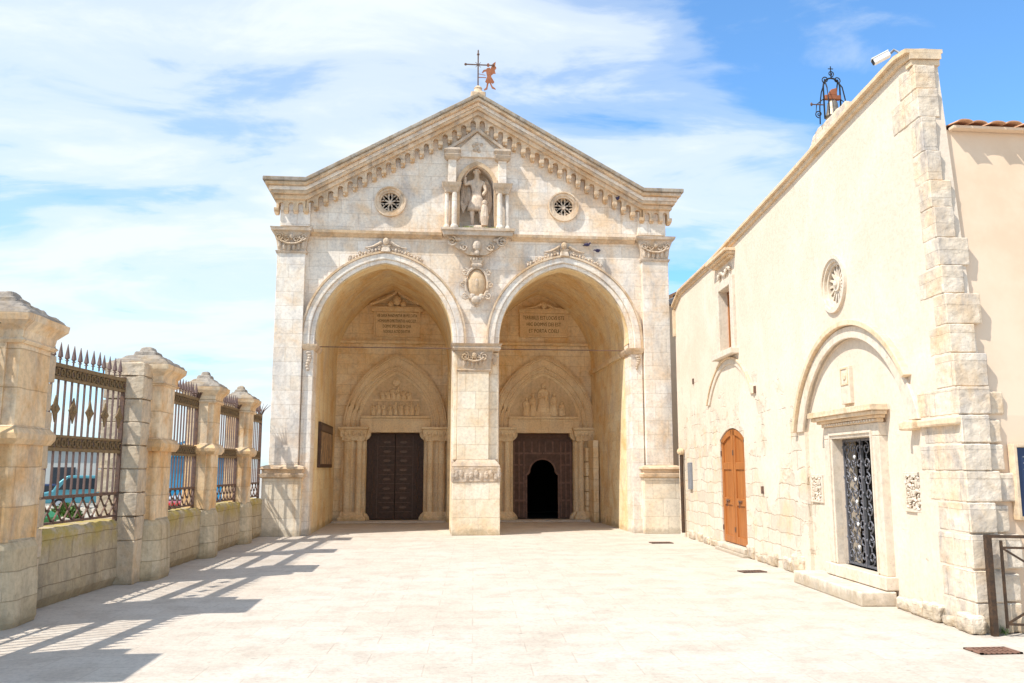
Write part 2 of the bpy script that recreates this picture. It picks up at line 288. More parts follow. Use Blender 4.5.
class MB:
    def __init__(s, xf=None): s.v = []; s.f = []; s.xf = xf
    def add(s, vs, fs):
        k = len(s.v)
        s.v += [Vector(s.xf(*p)) if s.xf else Vector(p) for p in vs]
        s.f += [tuple(i + k for i in f) for f in fs]; return s
    def box(s, x0, x1, y0, y1, z0, z1):
        x0, x1 = sorted((x0, x1)); y0, y1 = sorted((y0, y1)); z0, z1 = sorted((z0, z1))
        return s.add([(x0, y0, z0), (x1, y0, z0), (x1, y1, z0), (x0, y1, z0), (x0, y0, z1), (x1, y0, z1), (x1, y1, z1), (x0, y1, z1)],
                     [(0, 3, 2, 1), (4, 5, 6, 7), (0, 1, 5, 4), (1, 2, 6, 5), (2, 3, 7, 6), (3, 0, 4, 7)])
    def prism(s, pts, y0, y1, ax='y'):
        n = len(pts)
        mk = {'y': lambda p, d: (p[0], d, p[1]), 'x': lambda p, d: (d, p[0], p[1]), 'z': lambda p, d: (p[0], p[1], d)}[ax]
        return s.add([mk(p, y0) for p in pts] + [mk(p, y1) for p in pts],
                     [tuple(range(n)), tuple(range(2 * n - 1, n - 1, -1))] + [(i, i + n, (i + 1) % n + n, (i + 1) % n) for i in range(n)])
    def ring(s, inner, outer, y0, y1, closed=False, ax='y'):
        n = len(inner); m = n if closed else n - 1
        mk = {'y': lambda p, d: (p[0], d, p[1]), 'x': lambda p, d: (d, p[0], p[1])}[ax]
        V = [mk(p, y0) for p in inner] + [mk(p, y0) for p in outer] + [mk(p, y1) for p in inner] + [mk(p, y1) for p in outer]
        F = []
        for i in range(m):
            j = (i + 1) % n
            F += [(i, j, n + j, n + i), (2 * n + i, 3 * n + i, 3 * n + j, 2 * n + j), (i, 2 * n + i, 2 * n + j, j), (n + i, n + j, 3 * n + j, 3 * n + i)]
        if not closed: F += [(0, n, 3 * n, 2 * n), (n - 1, 3 * n - 1, 4 * n - 1, 2 * n - 1)]
        return s.add(V, F)
    def loft(s, rings, cap=True):
        n = len(rings[0]); V = [p for r in rings for p in r]; F = []
        for k in range(len(rings) - 1):
            for i in range(n):
                j = (i + 1) % n; F.append((k * n + i, k * n + j, (k + 1) * n + j, (k + 1) * n + i))
        if cap: F += [tuple(range(n - 1, -1, -1)), tuple(range((len(rings) - 1) * n, len(rings) * n))]
        return s.add(V, F)
    def stack(s, cx, cy, rows, n=4):
        """rows: (z, hx, hy, corner radius)"""
        rs = []
        for z, hx, hy, r in rows:
            r = max(.001, min(r, hx * .98, hy * .98)); ring = []
            for q, (sx_, sy_) in enumerate(((1, 1), (-1, 1), (-1, -1), (1, -1))):
                for k in range(n + 1):
                    a = PI / 2 * q + PI / 2 * k / n
                    ring.append((cx + sx_ * (hx - r) + r * math.cos(a), cy + sy_ * (hy - r) + r * math.sin(a), z))
            rs.append(ring)
        return s.loft(rs)
    def lathe(s, cx, cy, prof, n=16, sy=1):
        return s.loft([[(cx + r * math.cos(2 * PI * i / n), cy + sy * r * math.sin(2 * PI * i / n), z) for i in range(n)] for z, r in prof])
    def tube(s, path, r, n=6, closed=False):
        P = [Vector(p) for p in path]; rs = []
        m = len(P)
        for i, p in enumerate(P):
            a = P[(i - 1) % m] if closed or i > 0 else p; b_ = P[(i + 1) % m] if closed or i < m - 1 else p
            t = (b_ - a).normalized()
            u = t.cross(Vector((0, 0, 1))) if abs(t.z) < .95 else t.cross(Vector((1, 0, 0)))
            u.normalize(); v = t.cross(u)
            rr = r[i] if isinstance(r, (list, tuple)) else r
            rs.append([tuple(p + rr * (math.cos(2 * PI * k / n) * u + math.sin(2 * PI * k / n) * v)) for k in range(n)])
        if closed: rs.append(rs[0]); return s.loft(rs, cap=False)
        return s.loft(rs)
    def ell(s, c, r, n=10, m=6):
        rs = []
        for k in range(m + 1):
            a = -PI / 2 + PI * k / m; ca = max(.02, math.cos(a))
            rs.append([(c[0] + r[0] * ca * math.cos(2 * PI * i / n), c[1] + r[1] * ca * math.sin(2 * PI * i / n), c[2] + r[2] * math.sin(a)) for i in range(n)])
        return s.loft(rs)
    def bar(s, p, q, w, t=None):
        p, q = Vector(p), Vector(q); t = w if t is None else t
        d = (q - p).normalized(); u = d.cross(Vector((0, 0, 1))) if abs(d.z) < .95 else d.cross(Vector((0, 1, 0)))
        u.normalize(); v = d.cross(u)
        ring = lambda c: [tuple(c + u * a * w / 2 + v * b_ * t / 2) for a, b_ in ((-1, -1), (1, -1), (1, 1), (-1, 1))]
        return s.loft([ring(p), ring(q)])
    def build(s, name, mat, parent=None, bevel=0, smooth=False, seg=2):
        me = bpy.data.meshes.new(name); off = origin(parent)
        me.from_pydata([v - off for v in s.v], [], s.f); me.update()
        bm = bmesh.new(); bm.from_mesh(me); bmesh.ops.recalc_face_normals(bm, faces=bm.faces)
        bm.to_mesh(me); bm.free()
        o = bpy.data.objects.new(name, me); col.objects.link(o); o.parent = parent
        me.materials.append(MAT[mat] if isinstance(mat, str) else mat)
        if smooth:
            for p in me.polygons: p.use_smooth = True
        if bevel:
            b = o.modifiers.new('edge', 'BEVEL'); b.width = bevel; b.segments = seg; b.limit_method = 'ANGLE'; b.angle_limit = R(40)
        if name in WEAR: wear(o, *WEAR[name])
        return o
def thing(name, label, cat, loc=(0, 0, 0), group=None):
    o = bpy.data.objects.new(name, None); col.objects.link(o); o.location = loc; o.empty_display_size = .2
    return tag(o, label, cat, group)
def tag(o, label, cat, group=None, kind=None):
    if label: o['label'] = label
    if cat: o['category'] = cat
    if group: o['group'] = group
    if kind: o['kind'] = kind
    return o
def copy_thing(src, loc, label):
    r = src.copy(); col.objects.link(r); r.location = loc; r['label'] = label
    for ch in src.children:
        c = ch.copy(); col.objects.link(c); c.parent = r
        for g in ch.children:
            d = g.copy(); col.objects.link(d); d.parent = c
    return r
def copy_part(src, dv, parent=None):
    c = src.copy(); col.objects.link(c); c.parent = parent or src.parent; c.location = src.location + Vector(dv)
    return c
def cut(o, cutters):
    """boolean holes: applied at once, cutters removed"""
    for c in cutters:
        m = o.modifiers.new('b', 'BOOLEAN'); m.operation = 'DIFFERENCE'; m.object = c; m.solver = 'EXACT'
    bpy.context.view_layer.update()
    dg = bpy.context.evaluated_depsgraph_get()
    me = bpy.data.meshes.new_from_object(o.evaluated_get(dg)); o.modifiers.clear()
    old = o.data; o.data = me; bpy.data.meshes.remove(old)
    for c in cutters:
        d = c.data; bpy.data.objects.remove(c); bpy.data.meshes.remove(d)
    return o
def text_mesh(name, s, size, loc, rot, mat, parent, ext=.004, width=None):
    cu_ = bpy.data.curves.new(name, 'FONT'); cu_.body = s; cu_.size = size; cu_.align_x = 'CENTER'; cu_.align_y = 'CENTER'; cu_.extrude = ext; cu_.resolution_u = 2
    t = bpy.data.objects.new(name, cu_); col.objects.link(t); bpy.context.view_layer.update()
    me = bpy.data.meshes.new_from_object(t.evaluated_get(bpy.context.evaluated_depsgraph_get()))
    bpy.data.objects.remove(t); bpy.data.curves.remove(cu_)
    xs = [v.co.x for v in me.vertices]; sxx = (width / (max(xs) - min(xs))) if width else 1
    M = Matrix.Translation(Vector(loc) - origin(parent)) @ rot.to_matrix().to_4x4() @ Matrix.Diagonal((sxx, 1, 1, 1))
    me.transform(M)
    o = bpy.data.objects.new(name, me); me.materials.clear(); me.materials.append(MAT[mat]); col.objects.link(o); o.parent = parent
    return o
def parch(cx, a, z0, h, n=18):
    """pointed arch from (cx-a,z0) over the crown to (cx+a,z0)"""
    r = (a * a + h * h) / (2 * a)
    if h <= a:                                  # segmental or round
        r = (a * a + h * h) / (2 * h); zc = z0 + h - r; t0 = math.acos(min(1, a / r))
        if zc > z0: t0 = -t0
        return [(cx + r * math.cos(PI - t0 - (PI - 2 * t0) * k / (2 * n)), zc + r * math.sin(PI - t0 - (PI - 2 * t0) * k / (2 * n))) for k in range(2 * n + 1)]
    ta = math.atan2(h, r - a)
    left = [(cx - a + r - r * math.cos(ta * k / n), z0 + r * math.sin(ta * k / n)) for k in range(n + 1)]
    return left + [(2 * cx - x, z) for x, z in left[-2::-1]]
def farch(cx, a, h, n=18):
    return [(cx - a, 4.77)] + parch(cx, a, 4.92, h - .15, n) + [(cx + a, 4.77)]
def scroll(c, r0, r1, turns, plane='xz', n=22, flip=1, start=0):
    P = []
    for k in range(n + 1):
        t = k / n; r = r0 + (r1 - r0) * t; a = start + flip * 2 * PI * turns * t
        u, v = r * math.cos(a), r * math.sin(a)
        P.append((c[0] + u, c[1], c[2] + v) if plane == 'xz' else (c[0], c[1] + u, c[2] + v))
    return P

# ================================================================ GROUND
g = MB().box(-3000, 3000, -3000, 3000, -1.3, -.8).build('ground', 'earth'); g['kind'] = 'structure'
g = MB().box(-5.0, 30, -14, 31, -.79, 0).build('plaza', 'paving'); g['kind'] = 'structure'

# ================================================================ CHURCH
XC = 1.2
church = thing('church', 'pale limestone church front with gable roof, two tall pointed porch arches and carved portals', 'church', (XC, 22, 0))
YW = 22.15
AL = (-1.17, 1.76); AR = (3.53, 1.73)
def outline(crownh, top):
    pts = [(-3.95, 0), (-2.93, 0)] + farch(AL[0], AL[1], crownh) + [(.59, 0), (1.8, 0)] + farch(AR[0], AR[1], crownh) + [(5.26, 0), (6.35, 0)]
    return pts + top
gable = [(6.28, 8.65), (5.65, 8.65), (1.2, 11.05), (-3.25, 8.65), (-3.88, 8.65)]
fw = MB().prism(outline(2.17, [(6.35, 7.7), (6.28, 7.7)] + gable + [(-3.88, 7.7), (-3.95, 7.7)]), YW, YW + .55).build('front_wall', 'facade', church)
cuts = []
cuts.append(MB().prism([(.74, 7.86), (1.66, 7.86), (1.66, 9.05)] + parch(1.2, .46, 9.05, .62, 8)[::-1][1:-1] + [(.74, 9.05)], YW - .3, YW + .46).build('c', 'niche'))
for cx in (-1.09, 3.53):
    cuts.append(MB().prism([(cx + .27 * math.cos(2 * PI * k / 32), 8.6 + .27 * math.sin(2 * PI * k / 32)) for k in range(32)], YW - .3, YW + .3).build('c', 'niche'))
cut(fw, cuts)
# vaulted porch behind
vt = MB().prism(outline(2.52, [(6.35, 8.4), (1.2, 11.0), (-3.95, 8.4)]), YW + .552, 27.6).build('porch_vault', 'vault', church)
cut(vt, [MB().prism([(23.7, -.2), (26.9, -.2), (26.9, 3.4)] + parch(25.3, 1.6, 3.4, 1.1, 8)[::-1][1:-1] + [(23.7, 3.4)], .3, 2.1, ax='x').build('c', 'vault')])
bw_ = MB().box(-3.95, 6.35, 27.6, 28.2, 0, 8.6).build('porch_back_wall', 'porch', church)
DL = (-1.04, .90); DR = (3.68, .98)
cut(bw_, [MB().box(d[0] - d[1], d[0] + d[1], 27.3, 28.6, -.5, 2.76).build('c', 'porch') for d in (DL, DR)])
nv = MB()
nv.box(-3.95, -3.5, 28.2, 33, 0, 8.4); nv.box(5.9, 6.35, 28.2, 33, 0, 8.4); nv.box(-3.5, 5.9, 32.6, 33, 0, 8.4); nv.box(-3.5, 5.9, 28.2, 32.6, 8.0, 8.4)
nv.build('nave_wall', 'facade', church)
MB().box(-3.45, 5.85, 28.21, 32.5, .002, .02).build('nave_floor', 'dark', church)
MB().box(-3.45, 5.85, 32.4, 32.58, .03, 7.9).build('nave_end_wall', 'dark', church)  # nave floor and end wall coloured near black to paint the interior shade

# threshold step of the porch
MB().box(-2.9, .56, 26.9, 27.6, 0, .05).build('threshold', 'paving', church)
MB().box(1.83, 5.2, 26.9, 27.6, 0, .05).build('threshold', 'paving', church)

# raking cornice: three courses
def chevron(zt, za, thick, ex, y0, y1, name, mat):
    pts = [(XC - ex, zt), (-3.24, zt), (XC, za), (5.64, zt), (XC + ex, zt), (XC + ex, zt - thick), (5.64, zt - thick), (XC, za - thick), (-3.24, zt - thick), (XC - ex, zt - thick)]
    return MB().prism(pts, y0, y1).build(name, mat, church, bevel=.02)
roof = chevron(9.06, 11.55, .11, 5.52, 21.66, 33.2, 'roof', 'greystone')
MB()
chevron(8.948, 11.438, .09, 5.46, 21.70, 22.3, 'cornice_moulding', 'cornice')
chevron(8.857, 11.347, .11, 5.38, 21.80, 22.3, 'cornice_fascia', 'facade')
chevron(8.746, 11.236, .09, 5.32, 21.82, 22.3, 'cornice_moulding', 'cornice')
chevron(8.655, 11.145, .12, 5.25, 21.90, 22.3, 'cornice_band', 'cornice')
# small arch table below the cornice with corbels
SL = (11.55 - 9.06) / 4.44
def ztab(x):
    d = abs(x - XC)
    return 8.534 + max(0, (4.44 - d) * SL)
def half_table(sgn):
    n = 18; cell = 4.44 / n; pts_b = []
    for k in range(n):
        x0 = k * cell; zz = ztab(XC + x0 + cell / 2)
        a = cell * .29; xm = x0 + cell / 2
        pts_b.append((x0, zz - .31))
        pts_b.append((xm - a, zz - .31))
        for q in range(9): pts_b.append((xm - a * math.cos(PI * q / 8), zz - .14 + a * math.sin(PI * q / 8)))
        pts_b.append((xm + a, zz - .31)); pts_b.append((x0 + cell, zz - .31))
    top = [(4.44, ztab(XC + 4.44) + .02), (0, ztab(XC) + .02)]
    P = [(XC + sgn * x, z) for x, z in pts_b + top]
    return P
for s_ in (-1, 1):
    MB().prism(half_table(s_), 21.99, 22.2).build('arch_table', 'cornice', church)
    P = []
    for k in range(3):
        x0 = 4.46 + k * .245; xm = x0 + .1225; a = .066
        P += [(x0, 8.23), (xm - a, 8.23)] + [(xm - a * math.cos(PI * q / 8), 8.40 + a * math.sin(PI * q / 8)) for q in range(9)] + [(xm + a, 8.23), (x0 + .245, 8.23)]
    P += [(5.195, 8.56), (4.46, 8.56)]
    MB().prism([(XC + s_ * x, z) for x, z in P], 21.97, 22.2).build('arch_table', 'cornice', church)
cb0 = MB().loft([[(XC - .045, 22.2, 0), (XC + .045, 22.2, 0), (XC + .045, 22.06, 0), (XC - .045, 22.06, 0)],
                 [(XC - .062, 22.2, .07), (XC + .062, 22.2, .07), (XC + .062, 21.95, .07), (XC - .062, 21.95, .07)],
                 [(XC - .062, 22.2, .15), (XC + .062, 22.2, .15), (XC + .062, 21.94, .15), (XC - .062, 21.94, .15)]]).build('corbel', 'cornice', church, bevel=.01)
first = True
cell = 4.44 / 18
for k in range(1, 19):
    for s_ in (-1, 1):
        x = k * cell; dz = ztab(XC + x) - .37
        if k == 18: dz = 8.534 - .37
        if first: cb0.location = cb0.location + Vector((s_ * x, 0, dz)); first = False; base_loc = cb0.location - Vector((s_ * x, 0, dz))
        else:
            c = copy_part(cb0, (0, 0, 0)); c.location = base_loc + Vector((s_ * x, 0, dz))
for k in (1, 2, 3):
    for s_ in (-1, 1):
        c = copy_part(cb0, (0, 0, 0)); c.location = base_loc + Vector((s_ * (4.46 + k * .245), 0, 8.534 - .37))

# upper strip pilasters beside the gable
for x0, x1 in ((-3.9, -3.14), (5.54, 6.30)):
    MB().box(x0, x1, 22.05, 22.16, 7.86, 8.5).build('upper_strip', 'facade', church, bevel=.01)

# main pilasters: pedestal, shaft, capital
def volutes(m, x0, x1, yf, z0, z1):
    w_ = x1 - x0; h = z1 - z0; xm = (x0 + x1) / 2
    for s_ in (-1, 1):
        m.tube(scroll((xm + s_ * (w_ / 2 - .12), yf - .03, z1 - .15), .11, .02, 1.6, flip=s_, start=PI / 2), .022, 5)
        m.tube(scroll((xm + s_ * w_ * .13, yf - .02, z1 - .20), .08, .02, 1.3, flip=-s_, start=PI / 2), .018, 5)
        for q in range(3):
            m.ell((xm + s_ * (w_ * .07 + q * w_ * .14), yf + .04, z0 + .15 + .03 * q), (w_ * .06, .055, .13), 8, 5)
    m.tube([(xm + w_ * .33 * math.cos(PI + PI * k / 10), yf - .03, z0 + .34 + .13 * math.sin(PI + PI * k / 10)) for k in range(11)], .026, 5)
    m.ell((xm, yf - .01, z1 - .12), (.075, .06, .09), 8, 5)
def capital(x0, x1, yf, z0, z1, flare=.12, mat='carved', name='capital'):
    cx, hx = (x0 + x1) / 2, (x1 - x0) / 2; yb = 22.2; cy, hy = (yf + yb) / 2, (yb - yf) / 2
    m = MB(); h = z1 - z0
    m.stack(cx, cy, [(z0, hx + .03, hy + .03, .02), (z0 + .05, hx + .05, hy + .05, .03), (z0 + .07, hx, hy, .02), (z0 + h * .5, hx + flare * .3, hy + flare * .25, .03), (z0 + h * .84, hx + flare * .9, hy + flare * .8, .03)])
    m.stack(cx, cy, [(z0 + h * .84, hx + flare * .95, hy + flare * .9, .01), (z0 + h * .88, hx + flare * 1.3, hy + flare * 1.3, .01), (z1, hx + flare * 1.5, hy + flare * 1.45, .01)])
    volutes(m, x0 - flare * .6, x1 + flare * .6, yf - flare * .45, z0 + .02, z0 + h * .86)
    return m.build(name, mat, church)
for k_, (x0, x1, yf) in enumerate(((-3.93, -3.22, 21.98), (5.62, 6.33, 21.98))):
    MB().box(x0, x1, yf, 22.2, 1.72, 7.15).build('pilaster', 'facade', church, bevel=.012)
    capital(x0, x1, yf, 7.12, 7.77)
    cx = (x0 + x1) / 2; hx = (x1 - x0) / 2
    m = MB()
    m.stack(cx, 22.04, [(0, hx + .12, .22, .01), (1.40, hx + .12, .22, .01)])
    m.build('pedestal', 'pillar', church, bevel=.015)
    m = MB().stack(cx, 22.04, [(1.402, hx + .13, .23, .01), (1.43, hx + .18, .28, .01), (1.50, hx + .19, .29, .01), (1.52, hx + .13, .23, .01), (1.60, hx + .13, .23, .01), (1.63, hx + .19, .29, .01), (1.68, hx + .17, .27, .01), (1.72, hx + .04, .14, .01)])
    m.build('pedestal_moulding', 'cornice', church)
# jamb strips beside the arches, impost mouldings
for x0, x1 in ((-3.2, -2.94), (5.27, 5.58)):
    MB().box(x0, x1, 22.07, 22.2, 0, 4.7).build('jamb_strip', 'facade', church, bevel=.01)
for x0, x1 in ((-3.24, -2.86), (5.18, 5.62)):
    MB().stack((x0 + x1) / 2, 22.52, [(4.62, (x1 - x0) / 2 - .05, .47, .005), (4.66, (x1 - x0) / 2 - .02, .50, .005), (4.72, (x1 - x0) / 2 + .01, .53, .005), (4.765, (x1 - x0) / 2 + .02, .54, .005)]).build('impost', 'cornice', church)
# inner impost moulding running back along the porch side wall
MB().box(5.17, 5.30, 23.06, 27.5, 4.64, 4.76).build('impost', 'porch', church)
# leaf drops below the imposts
m = MB()
for q in range(7): m.ell((-3.06 + .03 * math.sin(q), 22.05, 4.55 - q * .07), (.07 - q * .004, .04, .045), 7, 4)
m.build('carved_drop', 'carved', church)
m = MB()
for q in range(6): m.ell((5.45 + .03 * math.sin(q), 22.05, 4.55 - q * .06), (.08 - q * .01, .04, .04), 7, 4)
m.build('carved_drop', 'carved', church)

# central pillar
MB().box(.60, 1.80, 21.72, 22.4, 0, 1.30).build('pillar_plinth', 'pillar', church, bevel=.015)
MB().box(.59, 1.81, 21.70, 22.39, 1.302, 1.66).build('pillar_base_block', 'carved', church, bevel=.02)
m = MB()
for q in range(9):
    m.ell((.70 + q * .125, 21.70, 1.47 + .05 * math.sin(q * 2.1)), (.055, .035, .10), 8, 5)
m.ell((.63, 21.72, 1.48), (.06, .06, .15), 8, 5); m.ell((1.77, 21.72, 1.48), (.06, .06, .15), 8, 5)
m.build('base_carving', 'carved', church)
MB().stack(1.2, 22.05, [(1.662, .59, .33, .01), (1.70, .60, .34, .01), (1.78, .55, .30, .01), (1.86, .48, .22, .01)]).build('pillar_moulding', 'carved', church)
MB().box(.72, 1.52, 21.84, 22.4, 1.86, 4.08).build('pillar_shaft', 'pillar', church, bevel=.012)
MB().box(1.525, 1.76, 21.95, 22.4, 1.86, 4.6).build('pillar_shaft', 'pillar', church, bevel=.012)
MB().box(.62, .715, 21.97, 22.4, 1.86, 4.6).build('pillar_shaft', 'pillar', church, bevel=.012)
m = MB()
m.stack(1.14, 22.05, [(4.08, .43, .21, .02), (4.13, .45, .24, .02), (4.15, .42, .21, .02), (4.50, .46, .24, .02), (4.62, .50, .27, .02)])
m.stack(1.2, 22.05, [(4.622, .58, .30, .01), (4.68, .62, .33, .01), (4.73, .60, .31, .01), (4.80, .66, .36, .01)])
volutes(m, .78, 1.50, 21.80, 4.14, 4.62)
m.ell((1.67, 21.92, 4.40), (.06, .05, .14), 8, 5); m.ell((1.60, 21.90, 4.50), (.06, .05, .08), 8, 5)
m.build('pillar_capital', 'carved', church)

# archivolts, cresting
for cx, a in (AL, AR):
    i_ = farch(cx, a, 2.17); mid = farch(cx, a + .12, 2.17 + .10); o_ = farch(cx, a + .30, 2.17 + .26)
    MB().ring(i_, mid, YW - .05, YW + .1).build('archivolt_roll', 'facade', church, bevel=.015)
    MB().ring(mid, o_, YW - .10, YW + .1).build('archivolt', 'greystone' if False else 'facade', church, bevel=.02)
    o2 = farch(cx, a + .35, 2.17 + .31)
    MB().ring(o_, o2, YW - .13, YW + .1).build('archivolt_rim', 'cornice', church)
    m = MB(); top = farch(cx, a + .37, 2.17 + .33, 40)
    sel = [p for p in top if abs(p[0] - cx) < .98]
    for q, p in enumerate(sel):
        hgt = .045 + .02 * math.sin(q * 1.9)
        m.ell((p[0], YW - .09, p[1] + .03), (.035, .05, hgt), 7, 4)
        if q % 3 == 0: m.tube(scroll((p[0], YW - .10, p[1] + .07), .05, .012, 1.2, n=12, flip=1 if p[0] < cx else -1), .014, 4)
    for s_ in (-1, 1):
        m.tube([(cx + s_ * (.12 + .42 * t), YW - .08, 7.33 + .16 * (1 - t) ** 2) for t in [k / 8 for k in range(9)]], [.045 - .003 * k for k in range(9)], 6)
        m.tube(scroll((cx + s_ * .92, YW - .09, 7.02), .08, .015, 1.3, flip=s_, start=PI / 2), .02, 5)
    m.stack(cx, YW - .08, [(7.22, .13, .09, .03), (7.34, .09, .07, .03), (7.40, .12, .09, .03)])
    m.ell((cx, YW - .10, 7.50), (.085, .085, .10), 10, 7)
    m.build('arch_cresting', 'carved', church, smooth=False)

# string course
for x0, x1 in ((-3.10, .28), (2.12, 5.45)):
    MB().prism([(22.2, 7.62), (22.10, 7.62), (22.06, 7.67), (22.0, 7.70), (21.99, 7.77), (22.2, 7.79)], x0, x1, ax='x').build('string_course', 'cornice', church)

# rose windows
def rose(cx, cz, ro, ri, yf, parent, petals=8):
    circ = lambda r: [(cx + r * math.cos(2 * PI * k / 40), cz + r * math.sin(2 * PI * k / 40)) for k in range(40)]
    f = MB(); f.ring(circ(ri), circ(ri + .05), yf - .035, yf + .05, True); f.ring(circ(ri + .05), circ(ro - .035), yf - .06, yf + .02, True); f.ring(circ(ro - .035), circ(ro), yf - .09, yf + .02, True)
    fo = f.build('rose_window', 'cornice', parent)
    MB().prism(circ(ri + .01), yf + .24, yf + .27).build('pane', 'dark', fo)  # near-black sheet paints the shade in the rose openings
    t = MB()
    for k in range(petals):
        a = 2 * PI * k / petals + PI / 8
        t.bar((cx + .04 * math.cos(a), yf + .05, cz + .04 * math.sin(a)), (cx + ri * .72 * math.cos(a), yf + .05, cz + ri * .72 * math.sin(a)), .05, .035)
        for d in (-.27, .27):
            t.bar((cx + ri * .6 * math.cos(a), yf + .05, cz + ri * .6 * math.sin(a)), (cx + ri * 1.0 * math.cos(a + d), yf + .05, cz + ri * 1.0 * math.sin(a + d)), .05, .032)
    t.ring(circ(.001), circ(.055), yf + .01, yf + .08, True)
    t.build('tracery', 'carved', fo)
rose(-1.09, 8.6, .41, .25, YW, church); rose(3.53, 8.6, .41, .25, YW, church)

# niche aedicule
nz_ = thing  # noqa
m = MB()
i_ = [(.74, 7.86)] + parch(1.2, .46, 9.05, .62, 10) + [(1.66, 7.86)]; o_ = [(.64, 7.86)] + parch(1.2, .56, 9.05, .74, 10) + [(1.76, 7.86)]
m.ring(i_, o_, YW - .06, YW + .02)
nf = m.build('niche_frame', 'cornice', church)
for s_ in (-1, 1):
    for xo, rr, yy in ((.60, .075, YW - .16), (.80, .06, YW - .10)):
        MB().lathe(1.2 + s_ * xo, yy, [(7.88, rr * 1.5), (7.95, rr * 1.4), (8.0, rr), (8.86, rr * .9)], 12).build('niche_column', 'facade', nf, smooth=False)
    MB().stack(1.2 + s_ * .68, YW - .10, [(8.86, .17, .11, .03), (8.92, .18, .12, .03), (9.04, .24, .17, .03), (9.12, .26, .19, .02)]).build('niche_capital', 'carved', nf)
    MB().box(1.2 + s_ * .56, 1.2 + s_ * .78, YW - .16, YW + .02, 9.122, 9.82).build('niche_pier', 'facade', nf, bevel=.01)
    MB().stack(1.2 + s_ * .67, YW - .10, [(9.78, .14, .10, .02), (9.84, .20, .15, .02), (9.90, .22, .17, .02), (9.93, .17, .13, .02), (10.02, .23, .18, .02), (10.08, .21, .16, .02)]).build('niche_capital', 'carved', nf)
MB().prism([(.66, 9.9), (1.74, 9.9), (1.72, 10.08), (1.2, 10.58), (.68, 10.08)], YW - .07, YW + .02).build('niche_gable', 'facade', nf)
m = MB()
for s_ in (-1, 1):
    m.bar((1.2 + s_ * .80, YW - .12, 10.05), (1.2, YW - .12, 10.64), .10, .07)
for q in range(8): m.ell((1.2 + .2 * math.cos(q * 2.4) * (q / 8), YW - .08, 10.16 + .22 * math.sin(q * 1.7) * .5), (.05, .04, .05), 7, 4)
m.build('niche_carving', 'carved', nf)
# bracket shelf below the niche
m = MB()
m.prism([(.28, 7.80), (2.16, 7.80), (2.12, 7.68), (.32, 7.68)], 21.84, 22.2)
m.prism([(.24, 7.87), (2.20, 7.87), (2.17, 7.802), (.27, 7.802)], 21.80, 22.2)
m.prism([(.40, 7.68), (2.0, 7.68), (1.82, 7.42), (1.42, 7.18), (.98, 7.18), (.58, 7.42)], 21.98, 22.2)
for s_ in (-1, 1):
    m.tube(scroll((1.2 + s_ * .66, 21.94, 7.53), .14, .02, 1.7, flip=s_, start=PI / 2), .03, 6)
    m.tube(scroll((1.2 + s_ * .34, 21.95, 7.38), .11, .02, 1.5, flip=-s_, start=PI / 2), .026, 6)
    m.ell((1.2 + s_ * .50, 21.96, 7.58), (.09, .05, .05), 8, 5)
m.ell((1.2, 21.93, 7.42), (.12, .07, .15), 10, 6); m.ell((1.2, 21.92, 7.22), (.07, .05, .08), 8, 5)
m.build('niche_bracket', 'carved', church)
# heraldic cartouche
m = MB()
m.loft([[(1.2 + r * math.cos(2 * PI * k / 24) * .9, y, 6.42 + r * 1.45 * math.sin(2 * PI * k / 24)) for k in range(24)] for r, y in ((.30, 22.16), (.28, 22.06), (.22, 22.02), (.16, 21.99), (.08, 21.975))])
ca = m.build('cartouche', 'cornice', church, smooth=True)
m = MB()
m.tube([(1.2 + .29 * math.cos(2 * PI * k / 24), 22.03, 6.42 + .44 * math.sin(2 * PI * k / 24)) for k in range(24)], .04, 6, closed=True)
for s_ in (-1, 1):
    for (dx, dz, r) in ((.30, .30, .10), (.36, -.02, .09), (.30, -.32, .12)):
        m.tube(scroll((1.2 + s_ * dx, 22.02, 6.42 + dz), r, .015, 1.5, flip=s_, start=PI / 2), .028, 5)
m.stack(1.2, 22.05, [(6.86, .13, .08, .03), (6.92, .16, .1, .03), (6.95, .12, .08, .03), (7.04, .17, .1, .03)])
for q in range(5): m.ell((1.2 + (q - 2) * .075, 22.0, 7.07), (.03, .04, .05), 6, 4)
m.ell((1.2, 22.0, 5.98), (.15, .1, .12), 9, 6); m.ell((1.08, 22.02, 6.07), (.09, .07, .09), 8, 5); m.ell((1.33, 22.02, 6.07), (.09, .07, .09), 8, 5); m.ell((1.2, 22.04, 5.86), (.07, .06, .06), 8, 5)
m.ell((1.2, 21.975, 6.42), (.05, .02, .13), 8, 5)
m.build('cartouche_scrollwork', 'carved', ca)

for cx, a in (AL, AR):
    MB().ring(farch(cx, a - .012, 2.158)[1:-1], farch(cx, a + .004, 2.174)[1:-1], YW + .03, YW + .56).build('arch_soffit', 'vault', church)
# iron tie rods at the springing
for cx, a in (AL, AR):
    MB().tube([(cx - a - .01, 22.75, 4.80), (cx + a + .01, 22.75, 4.80)], .014, 6).build('tie_rod', 'iron', church)
# ledge on the porch back wall
MB().box(-2.92, .58, 27.48, 27.61, 5.60, 5.68).build('back_ledge', 'porch', church)
MB().box(1.81, 5.25, 27.48, 27.61, 5.60, 5.68).build('back_ledge', 'porch', church)

